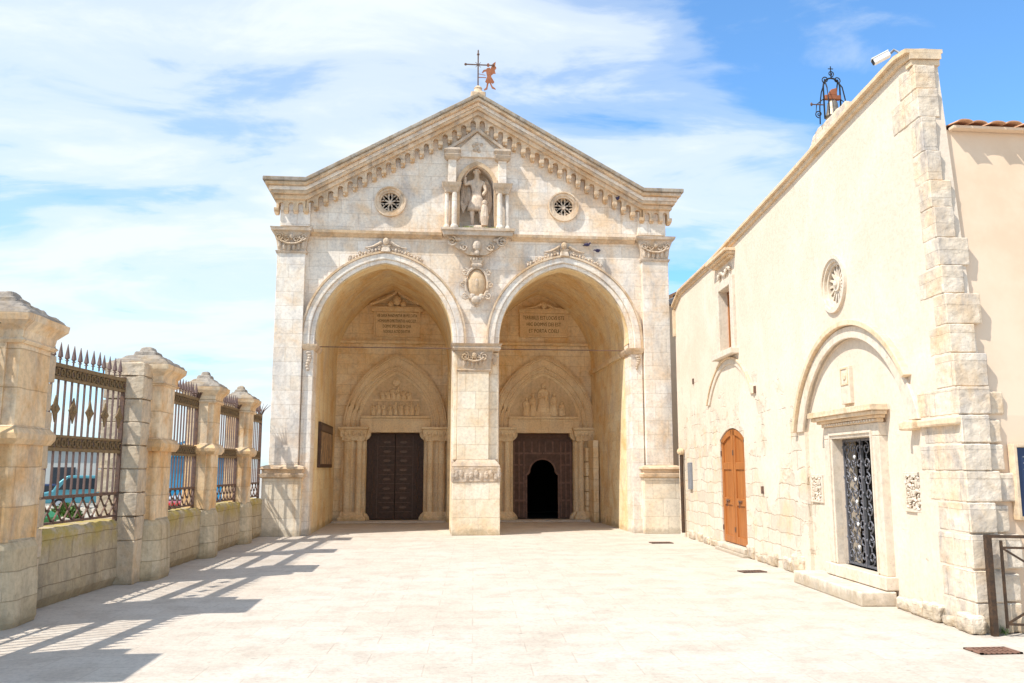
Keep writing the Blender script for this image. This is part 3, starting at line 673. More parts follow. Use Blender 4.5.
# inscription tablets
def tablet(cx, w_, zt, zb, lines, sizes, pediment):
    yb = 27.6
    t = MB().box(cx - w_ / 2, cx + w_ / 2, yb - .10, yb + .02, zb, zt).build('inscription_tablet', 'portal', church, bevel=.012)
    fr = MB(); rim = .05
    fr.box(cx - w_ / 2 - rim, cx + w_ / 2 + rim, yb - .14, yb, zb - rim, zb - .001); fr.box(cx - w_ / 2 - rim, cx - w_ / 2 - .001, yb - .14, yb, zb, zt); fr.box(cx + w_ / 2 + .001, cx + w_ / 2 + rim, yb - .14, yb, zb, zt)
    if pediment:
        fr.box(cx - w_ / 2 - .13, cx + w_ / 2 + .13, yb - .20, yb, zt + .001, zt + .16)
        for s_ in (-1, 1):
            P = [(cx + s_ * (w_ / 2 + .18) * (1 - t_), yb - .26, zt + .22 + .40 * t_ ** 1.3) for t_ in [k / 8 for k in range(8)]] + [(cx, yb - .26, zt + .66)]
            fr.tube(P, .045, 5)
        fr.ell((cx, yb - .2, zt + .36), (.13, .1, .16), 9, 6); fr.ell((cx - .2, yb - .18, zt + .25), (.1, .07, .09), 8, 5); fr.ell((cx + .2, yb - .18, zt + .25), (.1, .07, .09), 8, 5)
    else:
        fr.box(cx - w_ / 2 - .08, cx + w_ / 2 + .08, yb - .18, yb, zt + .001, zt + .13)
        for s_ in (-1, 1):
            fr.tube([(cx + s_ * (.1 + .5 * t_), yb - .16, zt + .15 + .14 * (1 - t_) ** 2) for t_ in [k / 8 for k in range(9)]], [.05 - .003 * k for k in range(9)], 5)
            fr.tube(scroll((cx + s_ * .22, yb - .17, zt + .20), .08, .01, 1.3, flip=s_, start=PI / 2), .022, 5)
        fr.ell((cx, yb - .17, zt + .26), (.11, .08, .13), 9, 6)
    fr.build('tablet_frame', 'portal', t)
    import mathutils
    rot = mathutils.Euler((PI / 2, 0, 0))
    n = len(lines); h = (zt - zb) / (n + .4)
    for k, (s_, wd) in enumerate(zip(lines, sizes)):
        text_mesh('lettering', s_, h * .80, (cx, yb - .104, zt - h * (k + .72)), rot, 'letter', t, .003, wd * w_)
tablet(-1.06, 1.36, 6.62, 5.86, ['VBI SAXA PANDVNTVR IBI PECCATA', 'HOMINVM DIMITTVNTVR HAEC EST', 'DOMVS SPECIALIS IN QVA', 'NOXIALIS ACTIO DILVITVR'], [.94, .90, .66, .62], True)
tablet(3.70, 1.48, 6.66, 5.92, ['TERRIBILIS EST LOCVS ISTE', 'HIC DOMVS DEI EST', 'ET PORTA COELI'], [.92, .76, .66], False)

# portals
def portal(cx, hd, ai, ao, relief):
    yb = 27.6; zs = 2.92
    arcs = [(ai, 1.70, .03), (ai + .10, 1.80, .07), (ai + .24, 1.94, .12), (ao - .10, 2.22, .16), (ao, 2.32, .13)]
    root = MB()
    for (a0, h0, p0), (a1, h1, p1) in zip(arcs, arcs[1:]):
        root.ring(parch(cx, a0, zs, h0), parch(cx, a1, zs, h1), yb - p0 - .04, yb)
    P = root.build('portal', 'portal', church, bevel=.012)
    m = MB()
    for a0, h0, p0 in arcs[1:4]:
        m.tube([(x, yb - p0 - .05, z) for x, z in parch(cx, a0 + .02, zs, h0 + .02)], .03, 6)
    m.build('arch_roll', 'portal', P, smooth=True)
    MB().prism([(cx - ai, zs), (cx + ai, zs)] + parch(cx, ai + .02, zs + .001, 1.72)[::-1], yb - .05, yb).build('tympanum', 'tympanum', P)
    MB().box(cx - ai + .02, cx + ai - .02, yb - .16, yb, 2.76, 3.20).build('lintel', 'portal', P, bevel=.01)
    MB().stack(cx, yb - .08, [(3.202, ai - .06, .12, .01), (3.24, ai - .03, .15, .01), (3.28, ai - .03, .15, .01)]).build('ledge', 'portal', P)
    for s_ in (-1, 1):
        m = MB(); x_in, x_out = cx + s_ * (hd + .02), cx + s_ * (ao + .04)
        m.box(x_in, x_out, yb - .12, yb, 0, 2.5)
        m.box(cx + s_ * (hd + .38), cx + s_ * (hd + .46), yb - .20, yb, .2, 2.5)
        m.build('jamb', 'portal', P, bevel=.01)
        for xo, rr in ((hd + .20, .10), (ao - .16, .12)):
            x = cx + s_ * xo
            MB().lathe(x, yb - .22, [(.05, rr * 1.6), (.12, rr * 1.6), (.14, rr * 1.35), (.22, rr * 1.45), (.28, rr * 1.1), (.30, rr), (2.46, rr * .94), (2.48, rr * 1.2), (2.51, rr * 1.2), (2.53, rr), (2.68, rr * 1.3), (2.80, rr * 1.75), (2.83, rr * 1.75)], 14).build('column', 'portal', P)
        m = MB(); xm = (x_in + x_out) / 2; hw = abs(x_out - x_in) / 2
        m.stack(xm, yb - .16, [(2.50, hw - .02, .13, .02), (2.60, hw, .16, .03), (2.76, hw + .05, .22, .03), (2.83, hw + .06, .24, .02)])
        m.stack(xm, yb - .16, [(2.832, hw + .06, .24, .01), (2.86, hw + .10, .29, .01), (2.92, hw + .11, .30, .01)])
        for q in range(7): m.ell((xm - hw + q * hw / 3, yb - .36, 2.68 + .04 * (q % 2)), (.05, .05, .08), 7, 4)
        m.build('capital_block', 'portal', P)
        MB().stack(xm, yb - .17, [(0, hw + .06, .24, .02), (.14, hw + .05, .23, .02), (.18, hw, .18, .02), (.30, hw - .03, .14, .02)]).build('portal_base', 'portal', P)
        MB().prism([(cx + s_ * (hd + .02), 2.76), (cx + s_ * (hd - .14), 2.76), (cx + s_ * (hd - .13), 2.66), (cx + s_ * (hd - .08), 2.58), (cx + s_ * (hd + .02), 2.50)], yb - .10, yb + .1).build('console', 'portal', P)
        MB().prism([(cx + s_ * (hd + .02), 0), (cx + s_ * (hd - .14), 0), (cx + s_ * (hd - .13), .12), (cx + s_ * (hd - .08), .2), (cx + s_ * (hd + .02), .3)], yb - .10, yb + .1).build('console', 'portal', P)
    m = MB()
    def fig(x, z0, h, w_=.11):
        m.loft([[(x + w_ * r * math.cos(2 * PI * k / 10), yb - .08 + .075 * r * math.sin(2 * PI * k / 10), z0 + h * t_) for k in range(10)] for t_, r in ((0, 1.15), (.25, 1.0), (.55, .85), (.72, .95), (.80, .6), (.83, .3))])
        m.ell((x, yb - .11, z0 + h * .92), (h * .075, h * .075, h * .095), 8, 6)
        m.tube([(x - w_ * .8, yb - .13, z0 + h * .72), (x - w_ * .9, yb - .17, z0 + h * .5), (x + .02, yb - .19, z0 + h * .52)], .028, 5)
    if relief == 1:
        fig(cx, 3.42, .92, .19); fig(cx - .34, 3.30, .74, .10); fig(cx - .55, 3.30, .58, .11); fig(cx + .34, 3.30, .76, .11); fig(cx + .60, 3.30, .46, .10)
        m.box(cx - .26, cx + .26, yb - .10, yb - .02, 3.28, 3.46); m.ell((cx + .06, yb - .20, 3.86), (.05, .05, .12), 8, 5)
        m.tube([(cx - .48, yb - .09, 3.30), (cx - .44, yb - .09, 3.95)], .02, 5); m.tube([(cx + .23, yb - .09, 3.30), (cx + .23, yb - .09, 4.05)], .02, 5)
    else:
        for k in range(9): fig(cx - .70 + k * .175 + rnd.uniform(-.02, .02), 3.30, .41 + rnd.uniform(-.05, .03), .075 + rnd.uniform(-.01, .015))
        m.box(cx - .72, cx + .72, yb - .10, yb - .03, 3.76, 3.81)
        for k in range(6): fig(cx - .42 + k * .165, 3.80, .42 - .06 * abs(k - 2.5) + rnd.uniform(-.03, .03), .085)
        m.ell((cx, yb - .08, 4.34), (.12, .06, .12), 9, 6)
    m.build('relief_figures', 'portal', P)
    return P
P1 = portal(DL[0], DL[1], 1.12, 1.62, 0)
P2 = portal(DR[0], DR[1], 1.16, 1.68, 1)

# left bronze door: two leaves of relief panels
yd = 27.86
for s_ in (-1, 1):
    cx, hd = DL
    d = MB().box(cx + s_ * .006, cx + s_ * (hd - .002), yd, yd + .06, .055, 2.755).build('door_leaf', 'bronze', church, bevel=.006)
    m = MB()
    for r_ in range(8):
        z0 = .28 + r_ * .29 + rnd.uniform(-.01, .01)
        m.box(cx + s_ * .02, cx + s_ * (.50 + rnd.uniform(-.04, .04)), yd - .018, yd + .01, z0, z0 + .018)
        m.ell((cx + s_ * .26, yd + .004, z0 + .15), (.16, .008, .05), 8, 4)
    m.tube([(cx + s_ * (.70 + .04 * math.sin(q)), yd - .004, .2 + q * .22) for q in range(11)], .012, 4)
    m.box(cx + s_ * .55, cx + s_ * .565, yd - .01, yd + .01, .1, 2.65)
    m.build('relief_panels', 'bronzerelief', d)
# right timber door with an arched wicket standing open
cx, hd = DR
wk = [(cx - .50, .055), (cx - .50, 1.42)] + [(cx - .50 + .10 * k / 4, 1.42 + .10 * (1 - math.cos(PI / 2 * k / 4))) for k in range(1, 5)] + [(cx - .40 + .40 * (1 - math.cos(PI / 2 * k / 8)), 1.52 + .40 * math.sin(PI / 2 * k / 8)) for k in range(1, 9)]
full = [p for p in wk] + [(2 * cx - x, z) for x, z in wk[-2::-1]]
poly = [(cx - hd + .002, .055)] + full + [(cx + hd - .002, .055), (cx + hd - .002, 2.60), (cx - hd + .002, 2.60)]
d = MB().prism(poly, yd, yd + .06).build('timber_door', 'doorwood', church)
m = MB()
for zr in (.62, 1.18, 1.75, 2.12):
    for s_ in (-1, 1): m.box(cx + s_ * (.56 if zr < 2 else .02), cx + s_ * (hd - .06), yd - .02, yd + .01, zr - .03, zr + .03)
for s_ in (-1, 1):
    for xo in (.60, .76, .92): m.box(cx + s_ * (xo - .022), cx + s_ * (xo + .022), yd - .025, yd + .01, .1, 2.5)
    for xo in (.10, .34): m.box(cx + s_ * (xo - .025), cx + s_ * (xo + .025), yd - .025, yd + .01, 2.15, 2.5)
m.ring(full, [(cx + (x - cx) * 1.1, z + (.04 if z > .1 else 0)) for x, z in full], yd - .03, yd + .01)
m.build('door_moulding', 'doortrim', d)
MB().box(cx - hd + .002, cx + hd - .002, yd - .06, yd + .08, 2.602, 2.757).build('transom', 'doorwood', church)

# irregular blocked side opening at the right of the porch
MB().box(5.05, 5.22, 26.3, 27.5, 0, 2.5).build('side_buttress', 'porch', church, bevel=.02)
m = MB()
for q in range(5): m.box(4.96 - .0 * q, 5.05, 27.05 - .0, 27.5, q * .46 + .01, q * .46 + .45)
m.build('side_blocks', 'porch', church, bevel=.03)

# ---------------------------------------------------------------- statue in the niche
st = thing('statue', 'weathered stone winged warrior angel statue raising a sword inside the gable niche', 'statue', (1.2, 22.33, 7.87))
MB().stack(1.2, 22.33, [(7.87, .30, .17, .06), (7.97, .28, .16, .08), (8.02, .2, .13, .08)]).build('rock_base', 'statue', st)
def skinned(name, mat, parent, pts, edges, radii, sub=2):
    me = bpy.data.meshes.new(name); off = origin(parent)
    me.from_pydata([Vector(p) - off for p in pts], edges, []); o = bpy.data.objects.new(name, me); col.objects.link(o); o.parent = parent
    o.modifiers.new('s', 'SKIN'); bpy.context.view_layer.update()
    for v, r in zip(me.skin_vertices[0].data, radii): v.radius = (r, r) if isinstance(r, (int, float)) else r
    me.skin_vertices[0].data[0].use_root = True
    ss = o.modifiers.new('u', 'SUBSURF'); ss.levels = sub; ss.render_levels = sub
    me.materials.append(MAT[mat]); o.modifiers['s'].use_smooth_shade = True
    return o
bx, by, bz = 1.20, 22.30, 8.0
sp = [(0, 0, .62), (0, 0, .82), (.0, 0, 1.0), (0, -.01, 1.10), (.0, -.02, 1.21), (0, -.02, 1.29),
      (-.09, 0, .50), (-.10, -.03, .27), (-.09, 0, .03), (.08, 0, .50), (.10, -.08, .27), (.10, -.02, .08),
      (-.15, 0, 1.03), (-.27, -.03, .96), (-.26, -.08, 1.14), (.15, 0, 1.02), (.20, -.05, .82), (.13, -.14, .70)]
ed = [(0, 1), (1, 2), (2, 3), (3, 4), (4, 5), (0, 6), (6, 7), (7, 8), (0, 9), (9, 10), (10, 11), (2, 12), (12, 13), (13, 14), (2, 15), (15, 16), (16, 17)]
ra = [.12, .10, .115, .045, .072, .05, .085, .055, .035, .085, .055, .035, .055, .045, .035, .055, .045, .035]
skinned('body', 'statue', st, [(bx + x, by + y, bz + z) for x, y, z in sp], ed, ra)
MB().lathe(bx, by, [(bz + .36, .21), (bz + .46, .20), (bz + .62, .155), (bz + .70, .13)], 14, .8).build('tunic', 'statue', st, smooth=True)
m = MB(); m.tube([(bx - .27, by - .08, bz + 1.14), (bx - .10, by - .10, bz + 1.40), (bx + .08, by - .10, bz + 1.50)], .018, 5); m.build('sword', 'statue', st)
m = MB()
for q in range(7): m.ell((bx + .065 * math.cos(q * .9), by + .065 * math.sin(q * .9), bz + 1.27), (.035, .035, .04), 6, 4)
m.ell((bx, by - .01, bz + 1.31), (.07, .07, .05), 8, 5)
m.build('hair', 'statue', st)
for s_ in (-1, 1):
    m = MB(); m.prism([(bx + s_ * .10, bz + 1.02), (bx + s_ * .24, bz + 1.12), (bx + s_ * .33, bz + .95), (bx + s_ * .36, bz + .55), (bx + s_ * .30, bz + .32), (bx + s_ * .22, bz + .50), (bx + s_ * .14, bz + .72)], by + .09, by + .13)
    for q in range(4): m.tube([(bx + s_ * (.17 + .04 * q), by + .08, bz + 1.0), (bx + s_ * (.20 + .04 * q), by + .08, bz + .5 + .04 * q)], .018, 4)
    m.build('wing', 'statue', st)
m = MB(); m.lathe(bx + .17, by - .14, [(bz + .0, .07), (bz + .2, .10), (bz + .42, .07), (bz + .5, .04)], 10); m.ell((bx + .17, by - .15, bz + .52), (.06, .06, .07), 8, 5)
m.build('vanquished_figure', 'statue', st)
m = MB(); m.tube([(bx - .2, by + .1, bz + 1.02), (bx - .12, by + .12, bz + .6), (bx + .16, by + .1, bz + .3), (bx + .22, by + .08, bz + .06)], [.05, .07, .07, .05], 7); m.build('cloak', 'statue', st, smooth=True)
st.scale = (1.2, 1.1, 1.2)
# plants on the shelf
for x_, lab in ((.95, 'small green weed tuft on the niche shelf, left of the statue'), (1.55, 'tiny dry weed tuft on the niche shelf, right of the statue')):
    t = MB()
    for q in range(70 if x_ < 1 else 25):
        p = Vector((x_ + rnd.gauss(0, .10), 21.88 + rnd.uniform(-.03, .05), 7.87)); d = Vector((rnd.gauss(0, .03), rnd.gauss(0, .02), rnd.uniform(.02, .08)))
        t.add([p, p + Vector((.014, 0, 0)) + d * .5, p + d], [(0, 1, 2)])
    tag(t.build('weed', 'flower'), lab, 'weed', 'weeds on the niche shelf')

# ---------------------------------------------------------------- cross and vane on the gable
cr = thing('roof_cross', 'dark iron cross with a rusty flag-like vane on top of the church gable', 'cross', (1.2, 21.95, 11.52))
MB().stack(1.2, 21.95, [(11.50, .20, .16, .03), (11.62, .20, .16, .03), (11.66, .12, .12, .05), (11.74, .09, .09, .08), (11.78, .11, .11, .1), (11.84, .05, .05, .04)]).build('pedestal', 'cornice', cr)
m = MB(); m.bar((1.2, 21.95, 11.82), (1.2, 21.95, 12.80), .035)
m.bar((.84, 21.95, 12.46), (1.62, 21.95, 12.46), .026)
for p in ((.86, 12.46), (1.60, 12.46), (1.2, 12.76)):
    m.ell((p[0], 21.95, p[1]), (.04, .03, .04), 7, 4)
for a_ in (1, 3, 5, 7): m.bar((1.2, 21.95, 12.46), (1.2 + .1 * math.cos(a_ * PI / 4), 21.95, 12.46 + .1 * math.sin(a_ * PI / 4)), .010)
m.ell((1.2, 21.95, 12.84), (.02, .02, .06), 6, 4)
m.build('iron_cross', 'iron', cr)
m = MB()
vm = lambda P: [(1.33 + x * .34, 11.80 + z * .60) for x, z in P]
m.prism(vm([(.30, .95), (.55, .98), (.72, .80), (.66, .55), (.92, .30), (.80, .22), (.60, .28), (.40, .20), (.18, .30), (.34, .55), (.26, .75)]), 21.940, 21.956)
m.prism(vm([(.42 + .11 * math.cos(2 * PI * k / 12), 1.10 + .09 * math.sin(2 * PI * k / 12)) for k in range(12)]), 21.938, 21.958)
m.prism(vm([(.60, .92), (.78, 1.18), (1.02, 1.28), (.98, 1.08), (1.08, .98), (.95, .86), (1.02, .70), (.84, .70), (.70, .62)]), 21.942, 21.954)
m.prism(vm([(.30, .90), (.06, .86), (-.08, .74), (-.02, .70), (.12, .78), (.32, .80)]), 21.941, 21.955)
m.prism(vm([(.34, .30), (.26, .02), (.10, -.06), (.12, -.12), (.36, -.06), (.46, .26)]), 21.941, 21.955)
m.prism(vm([(.62, .30), (.76, .10), (1.0, .0), (1.02, -.06), (.72, .0), (.52, .28)]), 21.941, 21.955)
m.bar((1.2, 21.95, 12.10), (1.42, 21.95, 12.10), .016); m.bar((1.2, 21.95, 12.20), (1.40, 21.95, 12.17), .012)
m.build('vane', 'rust', cr)

# ---------------------------------------------------------------- picture board in the porch
def picture_mat():
    m, t, b = base_mat('dark devotional picture', .3)
    g_ = t.nodes.new('ShaderNodeNewGeometry')
    n = noise(t, g_.outputs['Position'], 2.6, 4, .6, 1.2)
    t.links.new(ramp(t, n, [(.30, (.05, .03, .03)), (.42, (.10, .06, .07)), (.52, (.30, .17, .08)), (.60, (.52, .36, .20)), (.70, (.14, .10, .10))]), b.inputs['Base Color'])
    return m
MAT['picture'] = picture_mat()
bd = thing('picture_board', 'tall dark framed picture board hung on the left side wall of the porch', 'picture', (-2.92, 24.9, 1.65))
MB().box(-2.93, -2.86, 23.4, 26.4, 1.66, 2.88).build('frame', 'bronze', bd, bevel=.015)
MB().box(-2.862, -2.85, 23.6, 26.2, 1.76, 2.62).build('picture', 'picture', bd)
MB().box(-2.862, -2.845, 23.6, 26.2, 2.66, 2.80).build('header_strip', 'bronzerelief', bd)

# floodlight at the facade corner, roof beyond, pigeons
fl = thing('floodlight', 'small grey floodlight with black bracket beside the right pilaster of the church', 'floodlight', (6.36, 21.95, 6.05))
MB().stack(0, 0, [(-.05, .04, .05, .01), (.03, .10, .07, .02), (.05, .10, .07, .02)]).build('lamp_housing', 'grey', None)
lh = bpy.data.objects['lamp_housing']; lh.parent = fl; lh.rotation_euler = (R(110), R(-25), 0); lh.location = (.0, -.12, -.02)
MB().bar((6.36, 21.98, 6.05), (6.52, 22.05, 6.12), .03).box(6.47, 6.55, 21.98, 22.1, 6.02, 6.22).build('bracket', 'black', fl)
def pigeon(x, y, z, rot, lab):
    t = MB()
    t.ell((0, 0, 0), (.055, .10, .055), 10, 6); t.ell((0, -.11, .045), (.03, .035, .03), 8, 5); t.add([(0, -.14, .045), (.008, -.165, .038), (-.008, -.165, .038)], [(0, 1, 2)])
    t.prism([(-.03, .07), (.03, .07), (.045, .18), (-.045, .18)], -.01, .006, ax='z')
    body = t.build('body', 'pigeon', None, smooth=True)
    r = thing('pigeon', lab, 'pigeon', (x, y, z), 'dark pigeons about the church front'); r.scale = (.75,) * 3; r.rotation_euler = (0, 0, rot); body.parent = r
    for s_ in (-1, 1):
        w_ = MB().prism([(s_ * .03, -.05), (s_ * .07, -.05), (s_ * .075, .03), (s_ * .05, .12), (s_ * .03, .08)], 0, .05, ax='z').build('wing', 'pigeon', None, bevel=.01); w_.parent = r
pigeon(4.15, 22.02, 7.54, .8, 'dark pigeon clinging just below the string course, the left of two above the right arch')
pigeon(4.42, 22.02, 7.38, 2.2, 'dark pigeon beside the crown of the right arch, the lower of the two')
pigeon(4.98, 22.0, 8.83, .3, 'dark pigeon perched among the corbels under the right slope of the gable')

# ================================================================ CHAPEL WALL (right)
KX = .0596
def wp(Y, o, z):                                 # along the wall (world Y), outwards from it (towards the plaza), up
    return (5.58 + KX * (Y - 9.41) - o, Y + KX * o, z)
ch = thing('chapel', 'cream plastered side chapel with blind arch, rose window and stone quoined end at right', 'chapel', (6, 15, 0))
T = .30
fy = lambda z: 8.50 + max(0, z - .4) * .02 + max(0, z - 2.2) * .085
wallpoly = [(8.47, 0), (fy(1), 1), (fy(2.2), 2.2), (fy(3.2), 3.2), (fy(4.4), 4.4), (fy(6.3), 6.35), (9.2, 6.40), (10.6, 6.34), (12.9, 6.20), (17.7, 5.98), (20.6, 5.94), (21.35, 5.68), (21.4, 0)]
def lw(**k): return MB(wp)
cwall = MB(lambda Y, o, z: wp(Y, o, z)).prism([(p[0], p[1]) for p in wallpoly], 0, 1, ax='x')   # placeholder orientation fixed below
cwall = MB()
n_ = len(wallpoly)
cwall.v = [Vector(wp(p[0], 0, p[1])) for p in wallpoly] + [Vector(wp(p[0], -T, p[1])) for p in wallpoly]
cwall.f = [tuple(range(n_)), tuple(range(2 * n_ - 1, n_ - 1, -1))] + [(i, i + n_, (i + 1) % n_ + n_, (i + 1) % n_) for i in range(n_)]
cw = cwall.build('chapel_wall', 'chapel', ch)
def lprism(pts, o0, o1):
    """polygon in (Y, z) extruded between outward offsets"""
    m_ = MB(); k = len(pts)
    m_.v = [Vector(wp(p[0], o0, p[1])) for p in pts] + [Vector(wp(p[0], o1, p[1])) for p in pts]
    m_.f = [tuple(range(k)), tuple(range(2 * k - 1, k - 1, -1))] + [(i, i + k, (i + 1) % k + k, (i + 1) % k) for i in range(k)]
    return m_
class LB(MB):
    """local builder on the chapel wall: box(Y0,Y1,out0,out1,z0,z1)"""
    def __init__(s): super().__init__(wp)
    def lring(s, inner, outer, o0, o1, closed=False):
        t = MB(); n = len(inner)
        mk = lambda p, d: (p[0], d, p[1])
        return s.ring(inner, outer, o0, o1, closed)
BA = 11.2
arch_in = parch(BA, 1.66, 2.2, 1.20); arch_mid = parch(BA, 1.90, 2.2, 1.36)
rc = lprism([(BA - 1.66, -.1)] + arch_in + [(BA + 1.66, -.1)], .2, -.06).build('c', 'chapel')
DY0, DY1 = 10.52, 11.74
holes = [rc,
         lprism([(DY0, .34), (DY1, .34), (DY1, 2.05), (DY0, 2.05)], .3, -.6).build('c', 'chapel'),
         lprism([(15.95, .16), (17.6, .16), (17.6, 2.22)] + parch(16.775, .825, 2.22, .22, 6)[::-1][1:-1] + [(15.95, 2.22)], .3, -.14).build('c', 'chapel'),
         lprism([(16.35, 4.0), (17.15, 4.0), (17.15, 5.28), (16.35, 5.28)], .3, -.3).build('c', 'chapel'),
         LB().box(12.36, 12.82, .2, -.09, 1.14, 1.55).build('c', 'chapel'), LB().box(9.44, 9.90, .2, -.09, 1.14, 1.60).build('c', 'chapel'),
         lprism([(11.45 + .33 * math.cos(2 * PI * k / 32), 4.23 + .33 * math.sin(2 * PI * k / 32)) for k in range(32)], .3, -.22).build('c', 'chapel')]
cut(cw, holes)
# wall coping
cop = [(8.90, 6.352), (9.2, 6.402), (10.6, 6.342), (12.9, 6.202), (17.7, 5.982), (20.6, 5.942), (21.35, 5.682)]
m = LB()
def coping(m, o0, o1, t0, t1):
    for (a, za), (b_, zb) in zip(cop, cop[1:]):
        m.add([(a, o0, za + t0), (b_, o0, zb + t0), (b_, o1, zb + t0), (a, o1, za + t0), (a, o0, za + t1), (b_, o0, zb + t1), (b_, o1, zb + t1), (a, o1, za + t1)],
              [(0, 1, 2, 3), (4, 7, 6, 5), (0, 4, 5, 1), (3, 2, 6, 7)] + ([(0, 3, 7, 4)] if a < 8.95 else []) + ([(1, 5, 6, 2)] if b_ > 21.3 else []))
coping(m, .05, -T - .02, .0, .07)
m.build('coping_moulding', 'oldtrim', ch)
m = LB(); coping(m, .10, -T - .04, .071, .12)
m.build('coping', 'oldtrim', ch)
# end downturn of coping
LB().box(21.30, 21.42, .06, -T, 5.0, 5.68).build('coping_return', 'oldtrim', ch)
# quoins
qs = [0, .30, .62, .98, 1.30, 1.62, 1.90, 2.20, 2.50, 2.86, 3.18, 3.52, 3.84, 4.16, 4.52, 4.84, 5.20, 5.62, 5.98, 6.28]
rx = [.36, .30, .36, .28, .36, .28, .30, .34, .36, .28, .38, .24, .34, .22, .24, .17, .17, .24, .24, .26]
for k in range(len(qs) - 1):
    z0, z1 = qs[k] + .004, qs[k + 1] - .002
    z0 += rnd.uniform(0, .012); lft = rnd.choice([.42, .62, .3, .5, .75]) if k % 2 else rnd.choice([.3, .25, .38])
    if k < 7: lft += .1
    lft = min(lft, .80)
    y0 = fy((z0 + z1) / 2) - .035 - rnd.uniform(0, .02)
    m = LB(); m.box(y0, y0 + lft, .003 + rnd.uniform(0, .008), -rx[k], z0, z1)
    m.build('quoin_stone', 'quoin', ch, bevel=.01, seg=1)
    if k < 8:                                                        # second block of the course
        e_ = min(9.37, y0 + lft + rnd.uniform(.2, .45))
        if e_ > y0 + lft + .08: m = LB(); m.box(y0 + lft + .006, e_, .006, -.1, z0, z1); m.build('quoin_stone', 'quoin', ch, bevel=.015)
        m = LB(); x2 = rx[k] + .006; m.box(fy(z1) - .0, fy(z1) + .2, -x2, -x2 - rnd.uniform(.08, .2), z0, z1 - rnd.uniform(0, .05)); m.build('quoin_stone', 'quoin', ch, bevel=.018)
LB().box(fy(6.3) - .04, 9.05, .03, -T - .01, 6.285, 6.352).build('quoin_cap', 'oldtrim', ch)
# rough footing
for k in range(9):
    y0 = 8.40 + k * .34; LB().box(y0, y0 + .32, .06 + rnd.uniform(0, .05), -.05, 0, rnd.uniform(.10, .2)).build('footing_stone', 'quoin', ch, bevel=.03)
    if y0 > 9.6: break
for k in range(12):
    y0 = 13.0 + k * .62 + rnd.uniform(0, .1)
    if 15.6 < y0 < 17.7: continue
    LB().box(y0, y0 + rnd.uniform(.35, .55), .03 + rnd.uniform(0, .02), -.05, 0, rnd.uniform(.12, .3)).build('footing_stone', 'quoin', ch, bevel=.03)
# blind arch
LB().lring(arch_in, arch_mid, .035, -.05).build('blind_arch', 'frame', ch, bevel=.01)
hood_pts = [p for p in parch(BA, 1.91, 2.2, 1.37)]; hood_out = parch(BA, 2.0, 2.2, 1.45)
LB().lring(hood_pts[4:], hood_out[4:], .09, -.02).build('hood_mould', 'oldtrim', ch, bevel=.01)
LB().box(9.32, 9.62, .12, -.02, 2.08, 2.19).build('impost', 'oldtrim', ch, bevel=.02)
LB().box(8.50, 9.30, .07, -.3, 2.10, 2.185).build('impost', 'oldtrim', ch, bevel=.02)
a1 = parch(16.8, 1.42, 3.0, .72); a2 = parch(16.8, 1.58, 3.0, .82)
LB().lring(a1, a2, .03, -.03).build('blind_arch', 'frame', ch, bevel=.01)
LB().lring(a2, parch(16.8, 1.64, 3.0, .87), .055, -.03).build('hood_mould', 'oldtrim', ch, bevel=.008)
# grille door with frame
gp = LB()
gp.box(DY1 + .001, DY1 + .26, .05, -.1, .34, 2.05); gp.box(DY0 - .24, DY0 - .001, .05, -.1, .34, 2.05); gp.box(DY0 - .24, DY1 + .26, .05, -.1, 2.051, 2.22)
pf = gp.build('door_frame', 'frame', ch, bevel=.012)
m = LB(); m.box(DY1 + .03, DY1 + .06, .07, .04, .36, 2.1); m.box(DY0 - .06, DY0 - .03, .07, .04, .36, 2.1); m.box(DY0 - .06, DY1 + .06, .07, .04, 2.1, 2.13)
m.build('frame_bead', 'frame', pf)
m = LB(); m.box(DY0 - .26, DY1 + .28, .07, -.02, 2.222, 2.27); m.box(DY0 - .31, DY1 + .33, .12, -.02, 2.271, 2.31); m.box(DY0 - .36, DY1 + .40, .18, -.02, 2.311, 2.36); m.box(DY0 - .38, DY1 + .44, .21, -.02, 2.361, 2.44)
m.build('door_cornice', 'oldtrim', pf, bevel=.008)
m = LB()
for k in range(20): m.box(DY0 - .22 + k * .078, DY0 - .18 + k * .078, .10, .0, 2.235, 2.262)
m.build('dentils', 'frame', pf)
LB().box(DY0 - .30, DY1 + .30, .10, -.3, .18, .34).build('door_sill', 'frame', ch, bevel=.012)
LB().box(DY0 - .32, DY1 + .72, .42, -.02, 0, .17).build('door_step', 'frame', ch, bevel=.015)
gl = thing('x', '', '')  # temporary, removed
bpy.data.objects.remove(gl)
GO = -.12
gr = LB().box(DY0, DY0 + .03, GO - .012, GO + .012, .35, 2.04).box(DY1 - .03, DY1, GO - .012, GO + .012, .35, 2.04).box(DY0, DY1, GO - .012, GO + .012, .35, .38).box(DY0, DY1, GO - .012, GO + .012, 2.01, 2.04).box(11.155, 11.185, GO - .02, GO + .02, .35, 2.04)
gd = gr.build('iron_gate', 'grille', ch)
m = LB()
for half in (0, 1):
    for c_ in range(3):
        yc = DY0 + .125 + .19 * c_ + .61 * half
        for r_ in range(8):
            zc = .48 + r_ * .205; f_ = 1 if (r_ + c_) % 2 else -1
            m.tube(scroll((yc, GO, zc), .090, .025, 1.25, flip=f_, start=PI / 2 * f_), .011, 4)
            m.tube([(yc, GO, zc + .08), (yc, GO, zc + .13)], .010, 4)
            m.ell((yc + .1 * f_, GO + .012, zc + .02), (.022, .014, .022), 6, 4)
m.build('scrollwork', 'grille', gd)
m = LB()
for half in (0, 1):
    for r_ in range(5): m.ell((DY0 + .28 + .55 * half, GO + .02, .60 + .3 * r_), (.028, .016, .028), 7, 4)
m.build('rosettes', 'white', gd)
